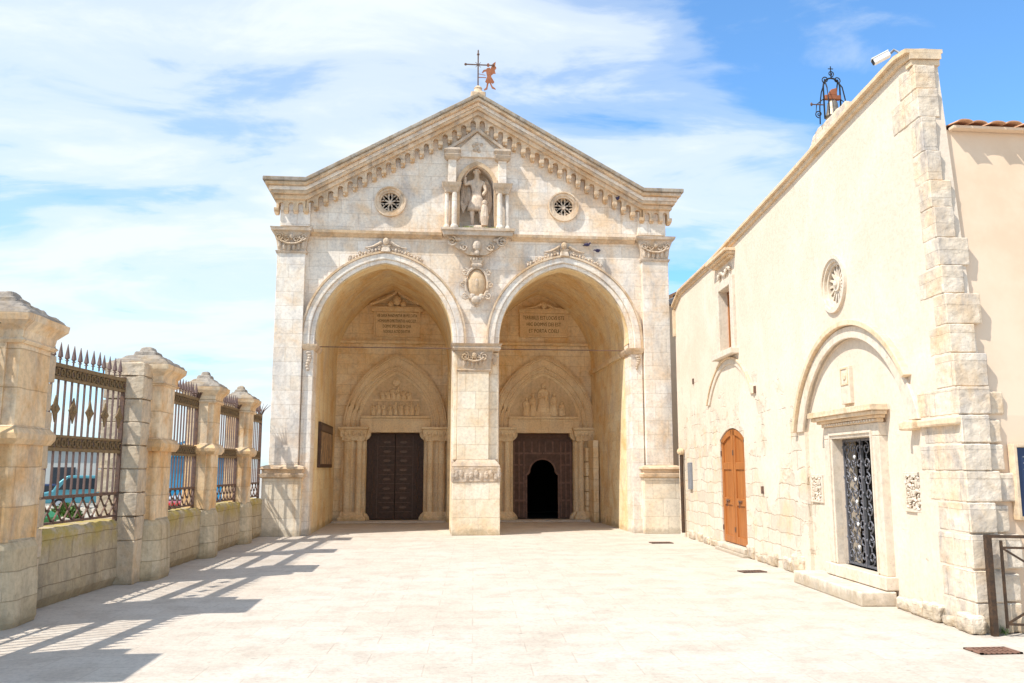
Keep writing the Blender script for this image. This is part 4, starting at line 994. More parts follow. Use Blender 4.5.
LB().box(DY0 - .0, DY1, -.405, -.40, .34, 2.05).build('door_back', 'dark', ch)  # near-black sheet paints the shade behind the gate
m = LB(); m.tube([(10.95, -.3, 1.9), (11.0, -.3, 1.2), (11.15, -.31, .5)], [.05, .08, .03], 6); m.build('drawn_curtain', 'flower', gd)
# pierced panels
def pierced(y0, y1, z0, z1):
    w_, h = y1 - y0, z1 - z0; b_ = LB()
    b_.box(y0, y0 + .05, -.035, -.09, z0, z1); b_.box(y1 - .05, y1, -.035, -.09, z0, z1); b_.box(y0 + .05, y1 - .05, -.035, -.09, z1 - .04, z1); b_.box(y0 + .05, y1 - .05, -.035, -.09, z0, z0 + .04)
    o = b_.build('pierced_panel', 'frame', ch, bevel=.006)
    LB().box(y0 + .05, y1 - .05, -.056, -.058, z0 + .04, z1 - .04).build('panel_back', 'letter', o)  # dark brown sheet, lettering colour reused, paints shade in the pierced holes
    t = LB()
    for r_ in range(4):
        for c_ in range(3):
            yc = y0 + .05 + (w_ - .1) * (c_ + .5) / 3; zc = z0 + .04 + (h - .08) * (r_ + .5) / 4; f_ = 1 if (r_ + c_) % 2 else -1
            t.tube(scroll((yc, -.045, zc), min(w_, h) * .15, .012, 1.1, flip=f_, start=c_ * 1.3 + r_, n=12), .019, 5)
    t.build('panel_tracery', 'frame', o)
pierced(12.36, 12.82, 1.14, 1.55); pierced(9.44, 9.90, 1.14, 1.60)
# plaque
o = LB().box(11.16, 11.44, .0, -.10, 2.52, 3.04).build('wall_plaque', 'frame', ch, bevel=.008)
m = LB(); m.ring([(11.20, 2.80), (11.40, 2.80), (11.40, 3.0), (11.20, 3.0)], [(11.18, 2.78), (11.42, 2.78), (11.42, 3.02), (11.18, 3.02)], .012, -.02, True); m.ell((11.3, .005, 2.9), (.06, .012, .06), 8, 4); m.build('plaque_carving', 'oldtrim', o)
# chapel rose
circ = lambda r: [(11.45 + r * math.cos(2 * PI * k / 40), 4.23 + r * math.sin(2 * PI * k / 40)) for k in range(40)]
f = LB(); f.ring(circ(.32), circ(.36), .02, -.1, True); f.ring(circ(.36), circ(.41), .045, -.05, True)
ro = f.build('rose_window', 'frame', ch)
t = LB()
for k in range(16):
    a = 2 * PI * k / 16
    t.bar((11.45 + .08 * math.cos(a), -.06, 4.23 + .08 * math.sin(a)), (11.45 + .29 * math.cos(a), -.06, 4.23 + .29 * math.sin(a)), .03, .032)
t.ring(circ(.001), circ(.10), -.02, -.10, True); t.ring(circ(.275), circ(.325), -.02, -.1, True); t.ell((11.45, -.01, 4.23), (.05, .03, .05), 8, 5)
t.build('tracery', 'frame', ro)
LB().prism(circ(.31), -.19, -.17).build('pane', 'bronze', ro)  # dark sheet paints shade in the rose recess, bronze colour reused
# window
wf = LB(); wf.box(17.151, 17.36, .06, -.2, 3.98, 5.45); wf.box(16.14, 16.349, .06, -.2, 3.98, 5.45); wf.box(16.35, 17.15, .06, -.2, 5.281, 5.45)
wo_ = wf.build('window', 'frame', ch, bevel=.01)
m = LB(); m.box(16.12, 17.38, .10, -.02, 5.80, 5.85); m.box(16.06, 17.44, .17, -.02, 5.851, 5.90); m.box(16.02, 17.48, .22, -.02, 5.901, 5.96); m.build('window_cornice', 'oldtrim', wo_, bevel=.008)
m = LB()
for q in range(7): m.ell((16.35 + q * .13, .04, 5.62 + .05 * math.sin(q * 1.6)), (.06, .035, .05), 7, 4)
m.tube([(16.3 + q * .08, .05, 5.60 + .06 * math.sin(q)) for q in range(12)], .02, 5)
m.build('window_carving', 'frame', wo_)
LB().box(16.05, 17.45, .16, -.2, 3.86, 3.978).build('sill', 'frame', wo_, bevel=.012)
m = LB(); m.box(17.10, 17.15, -.14, -.2, 4.0, 5.28); m.box(16.35, 16.40, -.14, -.2, 4.0, 5.28); m.box(16.35, 17.15, -.14, -.2, 5.22, 5.28); m.box(16.35, 17.15, -.14, -.2, 4.0, 4.06); m.box(16.73, 16.78, -.14, -.2, 4.06, 5.22)
m.build('sash', 'orangewood', wo_)
LB().box(16.36, 17.14, -.18, -.19, 4.01, 5.27).build('pane', 'glass', wo_)
# orange door
def orange_door():
    top = lambda y: 2.22 + .22 * (1 - ((y - 16.775) / .825) ** 2)
    for s_ in (0, 1):
        y0, y1 = (15.96, 16.765) if s_ == 0 else (16.785, 17.59)
        ys = [y0 + (y1 - y0) * k / 8 for k in range(9)]
        o = lprism([(y0, .17)] + [(y1, .17)] + [(y, top(y) - .01) for y in reversed(ys)], -.05, -.11).build('door_leaf', 'orangewood', ch)
        m = LB(); s0, s1 = y0 + .01, y1 - .01
        m.box(s0, s0 + .12, -.02, -.06, .18, top(s0) - .03); m.box(s1 - .12, s1, -.02, -.06, .18, top(s1) - .03)
        for z_ in (.18, .92, 1.62): m.box(s0 + .12, s1 - .12, -.025, -.06, z_, z_ + .14)
        m.build('door_rail', 'orangewood', o, bevel=.008)
        lprism([(y, top(y) - .14) for y in ys] + [(y, top(y) - .02) for y in reversed(ys)], -.02, -.06).build('door_head', 'orangewood', o)
        ym = (y0 + y1) / 2
        m = LB(); m.box(ym - .10, ym + .10, .0, -.03, .995, 1.02); m.ell((ym, .005, 1.0), (.03, .02, .03), 7, 4); m.bar((ym, .01, 1.0), (ym, .01, .88), .015); m.box(s1 - .03, s1, .0, -.03, 1.9, 2.0); m.box(s1 - .03, s1, .0, -.03, .4, .5)
        m.build('door_handle', 'iron', o)
orange_door()
LB().box(15.85, 17.7, .10, -.02, .06, .155).build('door_sill', 'frame', ch, bevel=.01)
LB().box(15.82, 17.75, .14, -.02, 0, .058).build('door_sill', 'frame', ch, bevel=.01)
# small dark putlog holes / brackets
for Y_, z_ in ((15.1, 3.0), (19.6, 3.6), (14.9, 1.2)):
    LB().box(Y_, Y_ + .07, .03, -.03, z_, z_ + .13).build('iron_bracket', 'iron', ch)
# roof mass behind the wall
MB().add([wp(9.3, -T, 5.3), wp(21.3, -T, 5.3), (12, 21.3, 5.0), (12, 9.3, 5.0)], [(0, 1, 2, 3)]).build('chapel_roof', 'tile', ch)
MB().box(6.8, 12, 21.0, 21.4, 0, 5.6).build('chapel_end_wall', 'chapel', ch)
# masonry stub of the bell cote
m = LB(); m.prism([(10.9, 6.3), (12.55, 6.2), (12.5, 6.55), (12.15, 6.78), (11.05, 6.80)], -.12, -.42)
m.build('bell_cote', 'quoin', ch, bevel=.02)

# drain pipe and entry panel near the church corner
dp = thing('downpipe', 'thin brown downpipe with round golden top where chapel wall meets church', 'pipe', wp(20.8, .06, 0))
MB().tube([wp(20.8, .07, .1), wp(20.8, .07, 2.0)], .045, 8).build('pipe', 'railing', dp)
MB().ell(wp(20.8, .08, 2.05), (.10, .10, .09), 10, 6).build('pipe_head', 'oldtrim', dp)
ip = LB().box(20.0, 20.25, .06, 0, 1.15, 1.78).build('entry_panel', 'grey', None, bevel=.01)
tag(ip, 'slim grey metal panel fixed to the chapel wall between downpipe and orange door', 'panel')

# bell in its iron frame
bc = Vector(wp(11.80, -.27, 6.84))
bl = thing('bell_frame', 'scrolled wrought iron frame holding a small bell above the chapel wall', 'bell', bc)
def V3(a, b_, c): return tuple(bc + Vector((a, b_, c)))
m = MB()
for s_ in (-1, 1): m.tube([V3(s_ * .13, 0, 0), V3(s_ * .13, 0, .52)], .013, 5)
for yy in (-.16, .16):
    m.tube([V3(-.13, yy, -.02), V3(-.13, yy * .9, .25), V3(-.12, yy * .6, .46), V3(-.10, 0, .60)], .010, 5)
    m.tube([V3(.13, yy, -.02), V3(.13, yy * .9, .25), V3(.12, yy * .6, .46), V3(.10, 0, .60)], .010, 5)
m.tube([V3(.13 * math.cos(PI * k / 12), 0, .52 + .13 * math.sin(PI * k / 12)) for k in range(13)], .013, 5)
m.build('arch_frame', 'black', bl)
m = MB()
for s_ in (-1, 1):
    m.tube([V3(x, 0, z) for x, _, z in scroll((s_ * .09, 0, .62), .06, .012, 1.4, flip=s_, start=-PI / 2)], .009, 4)
    m.tube([V3(x, 0, z) for x, _, z in scroll((s_ * .22, 0, .07), .06, .012, 1.4, flip=s_, start=-PI / 2)], .009, 4)
    m.tube([V3(s_ * .13, 0, .32), V3(s_ * .25, 0, .22), V3(s_ * .27, 0, .05)], .008, 4)
m.tube([V3(x, 0, z) for x, _, z in scroll((0, 0, .72), .05, .012, 1.4, start=-PI / 2)], .009, 4)
m.bar(V3(0, 0, .66), V3(0, 0, .84), .012); m.bar(V3(-.04, 0, .80), V3(.04, 0, .80), .01)
m.build('scroll_ornament', 'black', bl)
m = MB(); m.tube([V3(-.13, 0, .22), V3(-.33, 0, .22)], .010, 4); m.ell(V3(-.33, 0, .22), (.02, .02, .03), 6, 4); m.build('bell_lever', 'iron', bl)
be = MB().lathe(bc.x, bc.y, [(bc.z + .03, .12), (bc.z + .045, .118), (bc.z + .08, .10), (bc.z + .16, .082), (bc.z + .25, .074), (bc.z + .29, .045), (bc.z + .30, .01)], 18).build('bell', 'bell', bl, smooth=True)
MB().box(bc.x - .12, bc.x + .12, bc.y - .035, bc.y + .035, bc.z + .305, bc.z + .37).prism([(bc.x - .07, bc.z + .371), (bc.x + .07, bc.z + .371), (bc.x + .07, bc.z + .49), (bc.x - .02, bc.z + .46)], bc.y - .03, bc.y + .03).build('headstock', 'rust', bl, bevel=.006)

# security camera on the wall head
cc = Vector(wp(9.70, -.02, 6.76))
cv_ = thing('security_camera', 'white box security camera on a bent arm at the top of the chapel wall', 'camera', cc)
d = Vector((-.25, .10, -.12)).normalized()
MB().bar(cc - d * .10 + Vector((0, 0, 0)), cc + d * .11, .085, .075).build('housing', 'white', cv_, bevel=.012)
MB().bar(cc - d * .08 + Vector((0, 0, .042)), cc + d * .14 + Vector((0, 0, .042)), .095, .012).build('sun_shield', 'white', cv_)
MB().bar(cc + d * .108, cc + d * .125, .06, .055).build('lens', 'black', cv_)
MB().tube([cc - d * .05 + Vector((0, 0, -.02)), cc - d * .16 + Vector((0, 0, .02)), cc + Vector((.16, -.12, .02)), cc + Vector((.17, -.16, -.12)), cc + Vector((.16, -.17, -.26))], .018, 6).build('mounting_arm', 'grey', cv_)

# ================================================================ PEACH HOUSE
ph = thing('peach_house', 'peach rendered house wall with terracotta tile eaves at the far right', 'house', (9, 12, 0))
PW = MB().prism([(fy(0) + .03, 0), (fy(2.2) + .03, 2.2), (fy(3.2) + .03, 3.2), (fy(4.4) + .03, 4.4), (fy(5.5) + .03, 5.5), (9.45, 5.5), (9.45, 0)], 5.80, 14, ax='x').box(7.2, 14, 9.452, 20, 0, 5.499).build('house_wall', 'peach', ph)
MB().add([(5.95, 8.86, 5.52), (14, 8.86, 5.52), (14, 14, 6.3), (6.3, 14, 6.3)], [(0, 1, 2, 3)]).build('roof_deck', 'tile', ph)
t0 = MB()
xs_ = 6.0; prof = []
nseg = 8
rows = []
for y_, z_ in ((8.74, 5.53), (9.35, 5.61)):
    rows.append([(.0 + .095 * math.cos(PI - PI * k / nseg), y_, z_ + .035 * math.sin(PI * k / nseg)) for k in range(nseg + 1)] + [(.0 + .08 * math.cos(PI * k / nseg), y_, z_ + .022 * math.sin(PI * k / nseg)) for k in range(nseg + 1)])
t0.loft(rows)
tile = t0.build('roof_tile', 'tile', ph)
tbase = tile.location.copy()
k = 0
while xs_ < 12:
    o = tile if k == 0 else copy_part(tile, (0, 0, 0))
    o.location = tbase + Vector((xs_, rnd.uniform(-.03, .03), rnd.uniform(-.008, .012)))
    xs_ += .20; k += 1
MB().box(5.9, 14, 8.80, 8.90, 5.485, 5.515).build('eaves_course', 'peach', ph)
for x_ in (6.02, 7.05):
    MB().stack(x_ + .12, 9.6, [(5.58, .16, .10, .02), (5.66, .18, .11, .05), (5.72, .12, .08, .05)]).build('ridge_tile', 'tile', ph)
pb = thing('information_board', 'dark glazed information board in a golden frame on the peach wall', 'sign', (6.6, 8.5, 1.5))
MB().box(6.09, 6.85, 8.48, 8.535, 1.16, 1.86).build('board', 'darkblue', pb)
m = MB(); m.box(6.05, 6.085, 8.45, 8.55, 1.12, 1.90); m.box(6.855, 6.89, 8.45, 8.55, 1.12, 1.90); m.box(6.085, 6.855, 8.45, 8.55, 1.865, 1.90); m.box(6.085, 6.855, 8.45, 8.55, 1.12, 1.155)
m.build('frame', 'oldtrim', pb, bevel=.005)
m = MB()
for q in range(9): m.box(6.16, 6.16 + rnd.uniform(.35, .6), 8.473, 8.4795, 1.76 - q * .065, 1.772 - q * .065)
m.build('text_lines', 'grey', pb)
# rough stones at foot of the peach wall
for k in range(5):
    o = MB().box(5.95 + k * .23, 6.16 + k * .23, 8.46, 8.6, 0, .16 + .10 * (k % 2)).build('footing_stone', 'quoin', ph, bevel=.03)

# railing
rl = thing('railing', 'brown metal railing with crossed braces in front of the peach wall', 'railing', (5.62, 8.36, 0))
A = Vector((5.62, 8.36, 0)); D = Vector((.62, -.55, 0)).normalized()
D = Vector((.12, -1, 0)).normalized()
D = Vector((1.0, -.35, 0)).normalized()
L_ = 1.35
MB().bar(A, A + Vector((0, 0, .985)), .055, .055).build('post', 'railing', rl)
B = A + D * .12
MB().bar(B + Vector((0, 0, .08)), B + Vector((0, 0, .93)), .022).build('inner_post', 'railing', rl)
MB().bar(A + Vector((0, 0, .97)), A + D * L_ + Vector((0, 0, .97)), .04, .03).build('top_rail', 'railing', rl)
MB().bar(B + Vector((0, 0, .86)), A + D * L_ + Vector((0, 0, .86)), .022).build('upper_rail', 'railing', rl)
MB().bar(B + Vector((0, 0, .12)), A + D * L_ + Vector((0, 0, .12)), .022).build('bottom_rail', 'railing', rl)
MB().bar(B + Vector((0, 0, .86)), A + D * (L_ - .12) + Vector((0, 0, .12)), .02).build('brace', 'railing', rl)
MB().bar(B + Vector((0, 0, .12)), A + D * (L_ - .12) + Vector((0, 0, .86)), .02).build('brace', 'railing', rl)
E_ = A + D * L_
MB().bar(E_, E_ + Vector((0, 0, .985)), .055, .055).build('post', 'railing', rl)
t = MB()
for q in range(40):
    p = Vector((5.72 + rnd.gauss(0, .03), 8.38 + rnd.gauss(0, .03), 0)); dd = Vector((rnd.gauss(0, .03), rnd.gauss(0, .03), rnd.uniform(.04, .12)))
    t.add([p, p + Vector((.012, .01, 0)) + dd * .5, p + dd], [(0, 1, 2)])
tag(t.build('weed', 'leaf'), 'small green weed growing at the foot of the railing post', 'weed')

# drain grates
def grate(cx, cy, lx, ly, rot, mat, lab):
    r = thing('drain_grate', lab, 'drain', (cx, cy, 0), 'metal drain grates in the paving'); r.rotation_euler = (0, 0, rot)
    a = MB(); a.box(-lx, lx, -ly, ly, .002, .005); o = a.build('pit', 'dark', None); o.parent = r  # flat near-black sheet on the paving paints the shade below the bars
    a = MB(); a.box(-lx, lx, -ly, -ly + .02, .005, .016); a.box(-lx, lx, ly - .02, ly, .005, .016); a.box(-lx, -lx + .03, -ly, ly, .005, .016); a.box(lx - .03, lx, -ly, ly, .005, .016)
    n = int(2 * lx / .05)
    for k in range(1, n): a.box(-lx + k * 2 * lx / n - .009, -lx + k * 2 * lx / n + .009, -ly, ly, .005, .014)
    a.box(-lx, lx, -.01, .01, .005, .015)
    o = a.build('bars', mat, None); o.parent = r
grate(5.13, 7.68, .20, .13, 0, 'grate', 'rusty drain grate in the paving nearest the railing')
grate(5.2, 13.75, .20, .12, .1, 'iron', 'small dark drain grate in the paving in front of the orange door')
grate(5.18, 19.15, .24, .16, 0, 'iron', 'small dark drain grate near the right pedestal of the church')

# ================================================================ PIERS, PARAPETS, IRONWORK (left)
def pier(hx, hy, z_top, rustic, name='stone_pier', lab='', loc=(0, 0, 0)):
    r = thing(name, lab, 'pier', loc, 'stone piers of the left enclosure')
    X, Y = loc[0], loc[1]
    MB().stack(X, Y, [(0, hx + .08, hy + .08, .26), (.06, hx + .10, hy + .10, .28), (.25, hx + .095, hy + .095, .28), (.80, hx + .07, hy + .07, .26), (.86, hx + .04, hy + .04, .22), (.90, hx + .0, hy + .0, .10)], 6).build('pedestal', 'pedestal', r)
    m = MB()
    m.stack(X, Y, [(.88, hx, hy, .05), (1.93, hx, hy, .05)]); m.stack(X, Y, [(2.09, hx, hy, .05), (z_top - .55, hx, hy, .05)])
    m.stack(X + .0, Y, [(.90, hx * .62, hy + .035, .01), (1.93, hx * .62, hy + .035, .01)]); m.stack(X, Y, [(2.09, hx * .62, hy + .035, .01), (z_top - .56, hx * .62, hy + .035, .01)])
    m.build('shaft', 'pier', r)
    MB().stack(X, Y, [(1.90, hx + .04, hy + .06, .01), (1.96, hx + .075, hy + .095, .01), (2.02, hx + .08, hy + .10, .01), (2.10, hx + .02, hy + .04, .01)]).build('string_moulding', 'pier', r, bevel=.01)
    z = z_top - .58
    MB().stack(X, Y, [(z, hx + .02, hy + .04, .01), (z + .03, hx + .05, hy + .06, .01), (z + .06, hx + .02, hy + .03, .01), (z + .14, hx + .03, hy + .04, .01), (z + .20, hx + .08, hy + .10, .015), (z + .24, hx + .12, hy + .13, .02), (z + .31, hx + .13, hy + .14, .02)]).build('cornice', 'pier', r)
    MB().stack(X, Y, [(z + .312, hx + .11, hy + .12, .03), (z + .36, hx + .08, hy + .09, .03), (z + .365, hx + .05, hy + .06, .03), (z + .40, hx + .02, hy + .03, .03), (z + .405, hx - .03, hy - .02, .03), (z + .47, hx - .09, hy - .08, .03), (z + .475, hx * .52, hy * .52, .03), (z + .54, hx * .46, hy * .46, .03), (z + .55, hx * .34, hy * .34, .04), (z + .61, hx * .26, hy * .26, .04), (z + .63, hx * .12, hy * .12, .02)]).build('cap', 'greystone', r, bevel=.01)
    for side in rustic:                                    # rusticated jamb courses, one mesh: the pattern of the jamb
        m = MB(); zz = 0; k = 0
        while zz < 3.12:
            h = .34 if k else .62
            z1 = min(zz + h, 3.2); j = rnd.uniform(-.012, .012)
            y0, y1 = (hy - .02, hy + .42 + j) if side > 0 else (-hy - .42 - j, -hy + .02)
            m.box(X - hx - .02 + j, X + hx - .13 + j, Y + y0, Y + y1, zz + .004, z1 - .012)
            m.box(X - hx + .01, X + hx - .16, Y + min(y0, y1) + .03, Y + max(y0, y1) - .03, z1 - .012, z1 + .004)
            zz = z1; k += 1
        m.build('jamb', 'rustic', r, bevel=.022)
    return r
p1 = pier(.36, .38, 3.56, (1,), lab='big golden stone pier nearest the camera at the left edge', loc=(-4.72, 9.98, 0))
p2 = pier(.34, .37, 3.48, (-1,), lab='stone pier with rusticated jamb beyond the tall iron gate', loc=(-4.40, 13.90, 0))
p3 = pier(.26, .27, 3.44, (), lab='plain stone pier third from the camera in the left enclosure', loc=(-4.29, 16.98, 0))
p4 = copy_thing(p3, (-4.24, 19.95, 0), 'plain stone pier closest to the church front in the left enclosure')
p0 = copy_thing(p1, (-5.0, 6.75, 0), 'stone pier outside the left edge of the view, casting the nearest shadow')

def parapet(y0, y1, lab, xa, xb):
    x1, x0 = 0, -.36
    m = MB(lambda x, y, z: (x + xa + (xb - xa) * (y - y0) / (y1 - y0), y, z)); n = 24
    # one mesh with an uneven weathered top and face
    rows = []
    for k in range(n + 1):
        y = y0 + (y1 - y0) * k / n; j = lambda a: rnd.uniform(-a, a)
        rows.append([(x0, y, -.0), (x1 - .04 + j(.008), y, 0), (x1 + .02 + j(.01), y, .12), (x1 + j(.006), y, .72), (x1 + j(.008), y, .86), (x1 - .04, y, .915 + j(.01)), (x0 + .05, y, .93 + j(.008)), (x0, y, .86)])
    m.loft(rows)
    o = m.build('parapet_wall', 'lowwall', None); tag(o, lab, 'wall', 'low parapet walls between the piers')
parapet(7.25, 9.5, 'mossy low stone wall before the first pier, at the left border', -4.86, -4.60)
parapet(10.4, 13.2, 'mossy low stone wall under the tall iron gate', -4.58, -4.42)
parapet(14.25, 16.72, 'low stone wall between the rusticated pier and third pier', -4.27, -4.17)
parapet(17.28, 19.72, 'low stone wall between the third pier and fourth pier', -4.15, -4.08)
parapet(20.28, 21.85, 'short low stone wall between the fourth pier and the church', -4.07, -4.02)

def fence(y0, y1, lab, diamonds, xa, xb, nb=None, top=2.95):
    X = 0; L = y1 - y0; sl_ = (xb - xa) / L
    FM = lambda: MB(lambda x, y, z: (x + xa + sl_ * (y - y0), y, z))
    r = thing('iron_fence', lab, 'fence', ((xa + xb) / 2, (y0 + y1) / 2, .92), 'wrought iron fence panels between the piers')
    zt = top
    FM().box(X - .03, X + .03, y0, y1, zt - .05, zt).box(X - .03, X + .03, y0, y1, zt - .20, zt - .165).box(X - .006, X + .006, y0, y1, zt - .165, zt - .05).build('top_band', 'ironband', r)
    m = FM(); m2 = FM(); n = int(L / .13)
    for k in range(n):
        yc = y0 + L * (k + .5) / n
        m.tube([(X + .02, yc + .045 * math.cos(2 * PI * q / 10), zt - .108 + .045 * math.sin(2 * PI * q / 10)) for q in range(10)], .011, 4, closed=True)
        m2.tube([(X + .02, yc + .045 * math.cos(2 * PI * q / 10), 1.965 + .045 * math.sin(2 * PI * q / 10)) for q in range(10)], .011, 4, closed=True)
    m.build('ring_ornament', 'ironband', r); m2.build('ring_ornament', 'ironband', r)
    FM().box(X - .025, X + .025, y0, y1, 2.03, 2.06).box(X - .025, X + .025, y0, y1, 1.86, 1.90).box(X - .005, X + .005, y0, y1, 1.90, 2.03).build('middle_band', 'ironband', r)
    FM().box(X - .02, X + .02, y0, y1, 1.27, 1.31).box(X - .02, X + .02, y0, y1, .96, .99).build('bottom_rail', 'iron', r)
    m = FM(); n = max(3, round(L / .26)); c = L / n
    for k in range(n):
        a = y0 + k * c
        m.bar((X + .010, a, .99), (X + .010, a + c, 1.27), .020, .012); m.bar((X - .010, a + c, .99), (X - .010, a, 1.27), .020, .012)
        m.ell((X + .015, a + c / 2, 1.13), (.018, .028, .028), 6, 4)
        if k: m.ell((X + .015, a, 1.0), (.018, .03, .03), 6, 4)
    m.build('lattice', 'iron', r)
    for yy in (y0 + .02, y1 - .02):
        FM().box(X - .028, X + .028, yy - .028, yy + .028, .90, zt + .02).build('frame_post', 'iron', r)
    nb = nb or round(L / .175)
    b0 = FM().bar((X, y0 + L / (nb + 1), 1.31), (X, y0 + L / (nb + 1), zt - .03), .022, .022).build('bar', 'spike', r)
    sp_ = FM().lathe(X, y0 + L / (nb + 1), [(zt, .012), (zt + .05, .012), (zt + .055, .03), (zt + .07, .012), (zt + .09, .034), (zt + .13, .028), (zt + .27, .003)], 6).build('spearhead', 'spike', r)
    for k in range(2, nb + 1):
        dv = (sl_ * (k - 1) * L / (nb + 1), (k - 1) * L / (nb + 1), 0)
        copy_part(b0, dv); s2 = copy_part(sp_, dv)
        if rnd.random() < .25: s2.rotation_euler = (rnd.uniform(-.02, .02), 0, 0)
    if diamonds:
        m0 = None
        nd = 6
        for k in range(nd):
            yc = y0 + .16 + k * (L - .32) / (nd - 1) * 1.0; zc = 2.38
            m = FM(); q_ = [(yc, zc - .17), (yc + .05, zc - .06), (yc + .115, zc), (yc + .05, zc + .06), (yc, zc + .17), (yc - .05, zc + .06), (yc - .115, zc), (yc - .05, zc - .06)]
            m.prism(q_, X + .012, X + .03, ax='x'); m.ell((X + .03, yc, zc), (.025, .04, .04), 7, 4)
            m.build('diamond_ornament', 'ironband', r, bevel=.004)
    # outward curved spikes guarding the far post
    m = FM()
    for k in range(6):
        a = -1.1 + k * .42
        m.tube([(X, y1 - .02, zt - .05), (X + .10 * math.sin(a), y1 - .08, zt + .10), (X + .25 * math.sin(a), y1 - .02 + .05 * math.cos(a), zt + .20 + .08 * math.cos(a))], [.012, .014, .004], 5)
    if not diamonds: m.build('fan_spikes', 'iron', r)
    return r
fence(7.2, 9.5, 'rusty iron fence panel at the left border before the first pier', False, -5.0, -4.74)
fence(10.55, 13.12, 'tall rusty iron gate panel with diamond ornaments between the two biggest piers', True, -4.68, -4.47, nb=14)
fence(14.3, 16.7, 'rusty iron fence panel between the rusticated pier and third pier', False, -4.40, -4.33)
fence(17.4, 19.68, 'rusty iron fence panel between the third pier and fourth pier', False, -4.31, -4.22)
fence(20.38, 21.8, 'narrow rusty iron fence panel next to the church front', False, -4.20, -4.12)

# ================================================================ BEYOND THE FENCE
# planter with rough rocks and shrubs
pl = thing('planter', 'rough pale stone planter behind the tall iron gate', 'planter', (-7, 14, -.8))
m = MB(); m.box(-8.4, -5.6, 12.5, 20.5, -.8, .72); m.build('planter_wall', 'rock', pl, bevel=.05)
m = MB()
for q in range(60):
    x = rnd.uniform(-8.3, -5.6); y = rnd.uniform(12.5, 20.4); s_ = rnd.uniform(.1, .24)
    m.ell((x, y, .72), (s_, s_ * rnd.uniform(.7, 1.2), s_ * .7), 7, 4)
m.build('loose_rock', 'rock', pl)
def shrub(x, y, z, r_, lab, mat='leaf'):
    t = MB()
    for q in range(420):
        d = Vector((rnd.gauss(0, 1), rnd.gauss(0, 1), rnd.gauss(0, 1))).normalized() * rnd.uniform(.35, 1) ** .6 * r_
        d.z = abs(d.z) * .9; p = Vector((x, y, z)) + d; a = Vector((rnd.gauss(0, 1), rnd.gauss(0, 1), rnd.gauss(0, 1))).normalized() * .05; b_ = a.cross(Vector((rnd.gauss(0, 1), rnd.gauss(0, 1), 1))).normalized() * .025
        t.add([p - a, p + b_, p + a, p - b_], [(0, 1, 2, 3)])
    r = thing('shrub', lab, 'shrub', (x, y, z), 'shrubs in the planter')
    t.build('foliage', mat, r)
    s_ = MB()
    for q in range(5):
        a = q * 1.3; s_.tube([(x, y, z - .02), (x + r_ * .5 * math.cos(a), y + r_ * .5 * math.sin(a), z + r_ * .6)], .01, 4)
    s_.build('stem', 'iron', r)
shrub(-6.1, 15.6, .75, .28, 'small green shrub in the planter behind the tall gate, left one', 'leaf')
shrub(-5.75, 17.2, .75, .30, 'yellow green shrub in the planter behind the tall gate, right one', 'flower')
shrub(-6.9, 17.5, .75, .26, 'low dark green shrub at the back of the planter', 'leaf')

bn = thing('recycling_bin', 'green plastic recycling bin behind the gate next to the nearest big pier', 'bin', (-5.35, 12.2, -.8))
MB().stack(-5.35, 12.2, [(-.55, .24, .26, .04), (.95, .32, .34, .05)]).build('bin_body', 'binplastic', bn)
MB().stack(-5.35, 12.2, [(.952, .35, .37, .05), (1.0, .36, .38, .06), (1.08, .26, .28, .08)]).build('lid', 'binplastic', bn)
for s_ in (-1, 1): MB().prism([(12.45 + .1 * math.cos(2 * PI * k / 16), -.68 + .1 * math.sin(2 * PI * k / 16)) for k in range(16)], -5.35 + s_ * .22 - .03, -5.35 + s_ * .22 + .03, ax='x').build('wheel', 'tyre', bn)
MB().box(-5.6, -5.1, 12.0, 12.4, -.79, -.56).build('bin_base', 'binplastic', bn)

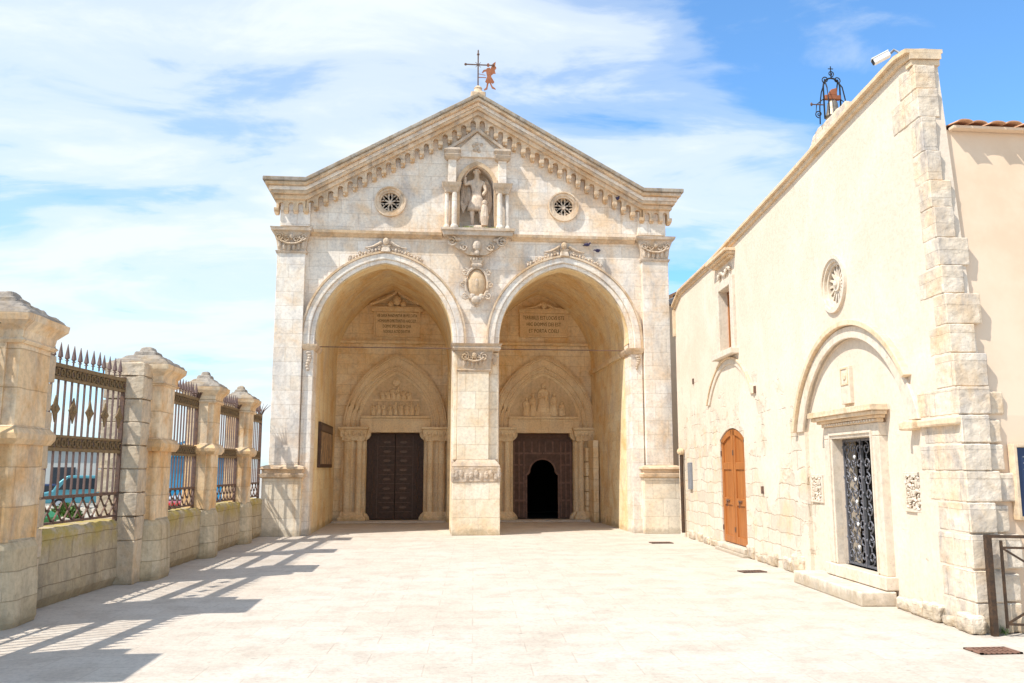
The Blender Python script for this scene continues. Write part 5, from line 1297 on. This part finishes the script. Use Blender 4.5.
def car(x, y, rot, mat, lab, van=False):
    r = thing('parked_car', lab, 'van' if van else 'car', (x, y, -.8), 'vehicles parked beyond the fence'); r.rotation_euler = (0, 0, rot)
    if van: prof_ = [(-2.4, .35), (-2.45, .9), (-2.3, 1.9), (-1.9, 2.0), (1.0, 2.0), (1.5, 1.55), (1.75, 1.1), (2.35, .95), (2.45, .5), (2.4, .35)]; gz = [(-2.1, 1.2), (-2.0, 1.8), (.95, 1.85), (1.45, 1.15)]
    else: prof_ = [(-2.05, .32), (-2.1, .75), (-1.95, 1.0), (-1.35, 1.38), (-.9, 1.45), (.25, 1.44), (.95, 1.0), (1.85, .86), (2.1, .6), (2.05, .32)]; gz = [(-1.5, .98), (-1.15, 1.34), (.2, 1.36), (.82, .98)]
    o = MB().prism(prof_, -.84, .84).build('body', mat, None, bevel=.08, seg=3); o.parent = r
    g2 = MB().prism(gz, -.853, .853).build('side_window', 'carglass', None, bevel=.01); g2.parent = r
    i0 = 5 if van else 5
    a, b_ = prof_[4 if van else 5], prof_[6]
    ws = MB().add([(a[0] + .06, -.7, a[1] + .0), (a[0] + .06, .7, a[1] + .0), (b_[0] + .03, .74, b_[1] + .04), (b_[0] + .03, -.74, b_[1] + .04)], [(0, 1, 2, 3)]).build('windscreen', 'carglass', None); ws.parent = r
    for px_ in (-1.3, 1.35):
        for s_ in (-1, 1):
            w_ = MB().prism([(px_ + .32 * math.cos(2 * PI * k / 20), .32 + .32 * math.sin(2 * PI * k / 20)) for k in range(20)], s_ * .70, s_ * .87).build('wheel', 'tyre', None, bevel=.02); w_.parent = r
            h_ = MB().prism([(px_ + .19 * math.cos(2 * PI * k / 14), .32 + .19 * math.sin(2 * PI * k / 14)) for k in range(14)], s_ * .86, s_ * .885).build('rim', 'silver', None); h_.parent = w_
    for s_ in (-1, 1):
        hl = MB().ell((2.02 if not van else 2.36, s_ * .6, .68), (.06, .14, .08), 8, 5).build('headlight', 'lampglass', None); hl.parent = r
car(-21.0, 56, R(200), 'teal', 'teal van parked beyond the tall iron gate', True)
car(-24.6, 58, R(190), 'darkblue', 'dark blue car parked beyond the gate, left of the teal van')
car(-7.6, 27.3, R(15), 'red', 'red car parked low behind the second fence opening')
car(-8.3, 33, R(10), 'silver', 'silver car parked in front of the blue stall')
sl = thing('market_stall', 'market stall with blue tarpaulin sides beyond the fence', 'stall', (-10, 39, -.8))
m = MB(); m.box(-12.0, -8.0, 37.02, 37.06, .05, 2.1); m.box(-7.99, -7.95, 37.0, 40, .05, 2.1); m.build('tarpaulin', 'tarp', sl)
m = MB(); m.prism([(-12.2, 2.1), (-7.8, 2.1), (-10, 2.75)], 36.8, 40.2); m.build('canopy', 'tarp', sl)
for x_ in (-12, -7.97):
    for y_ in (37, 40): MB().bar((x_, y_, -.8), (x_, y_, 2.1), .05).build('pole', 'grey', sl)
MB().box(-11.8, -8.2, 37.2, 39.5, -.1, .0).build('counter', 'white', sl)
fb = thing('far_building', 'long low pale building with flat roof far beyond the parked cars', 'building', (-26, 62, -.8))
MB().box(-40, -19, 60, 70, -.8, 2.9).build('building_wall', 'farwall', fb)
MB().box(-40.3, -18.7, 59.7, 70.3, 2.902, 3.1).build('roof', 'farwall', fb)
for k in range(6):
    MB().box(-37 + k * 3.1, -35.6 + k * 3.1, 59.93, 59.99, .6, 1.7).build('window', 'carglass', fb)
# distant roof seen in the gap at the right of the church
fr_ = thing('red_roof_house', 'sliver of red tiled roof in the gap between church and chapel', 'house', (8.6, 27, 0))
MB().box(7.2, 12, 25.5, 30, 0, 6.6).build('house_wall', 'peach', fr_)
MB().prism([(6.98, 6.75), (12.2, 6.75), (9.6, 8.0)], 25.2, 30.2).build('roof', 'tile', fr_)
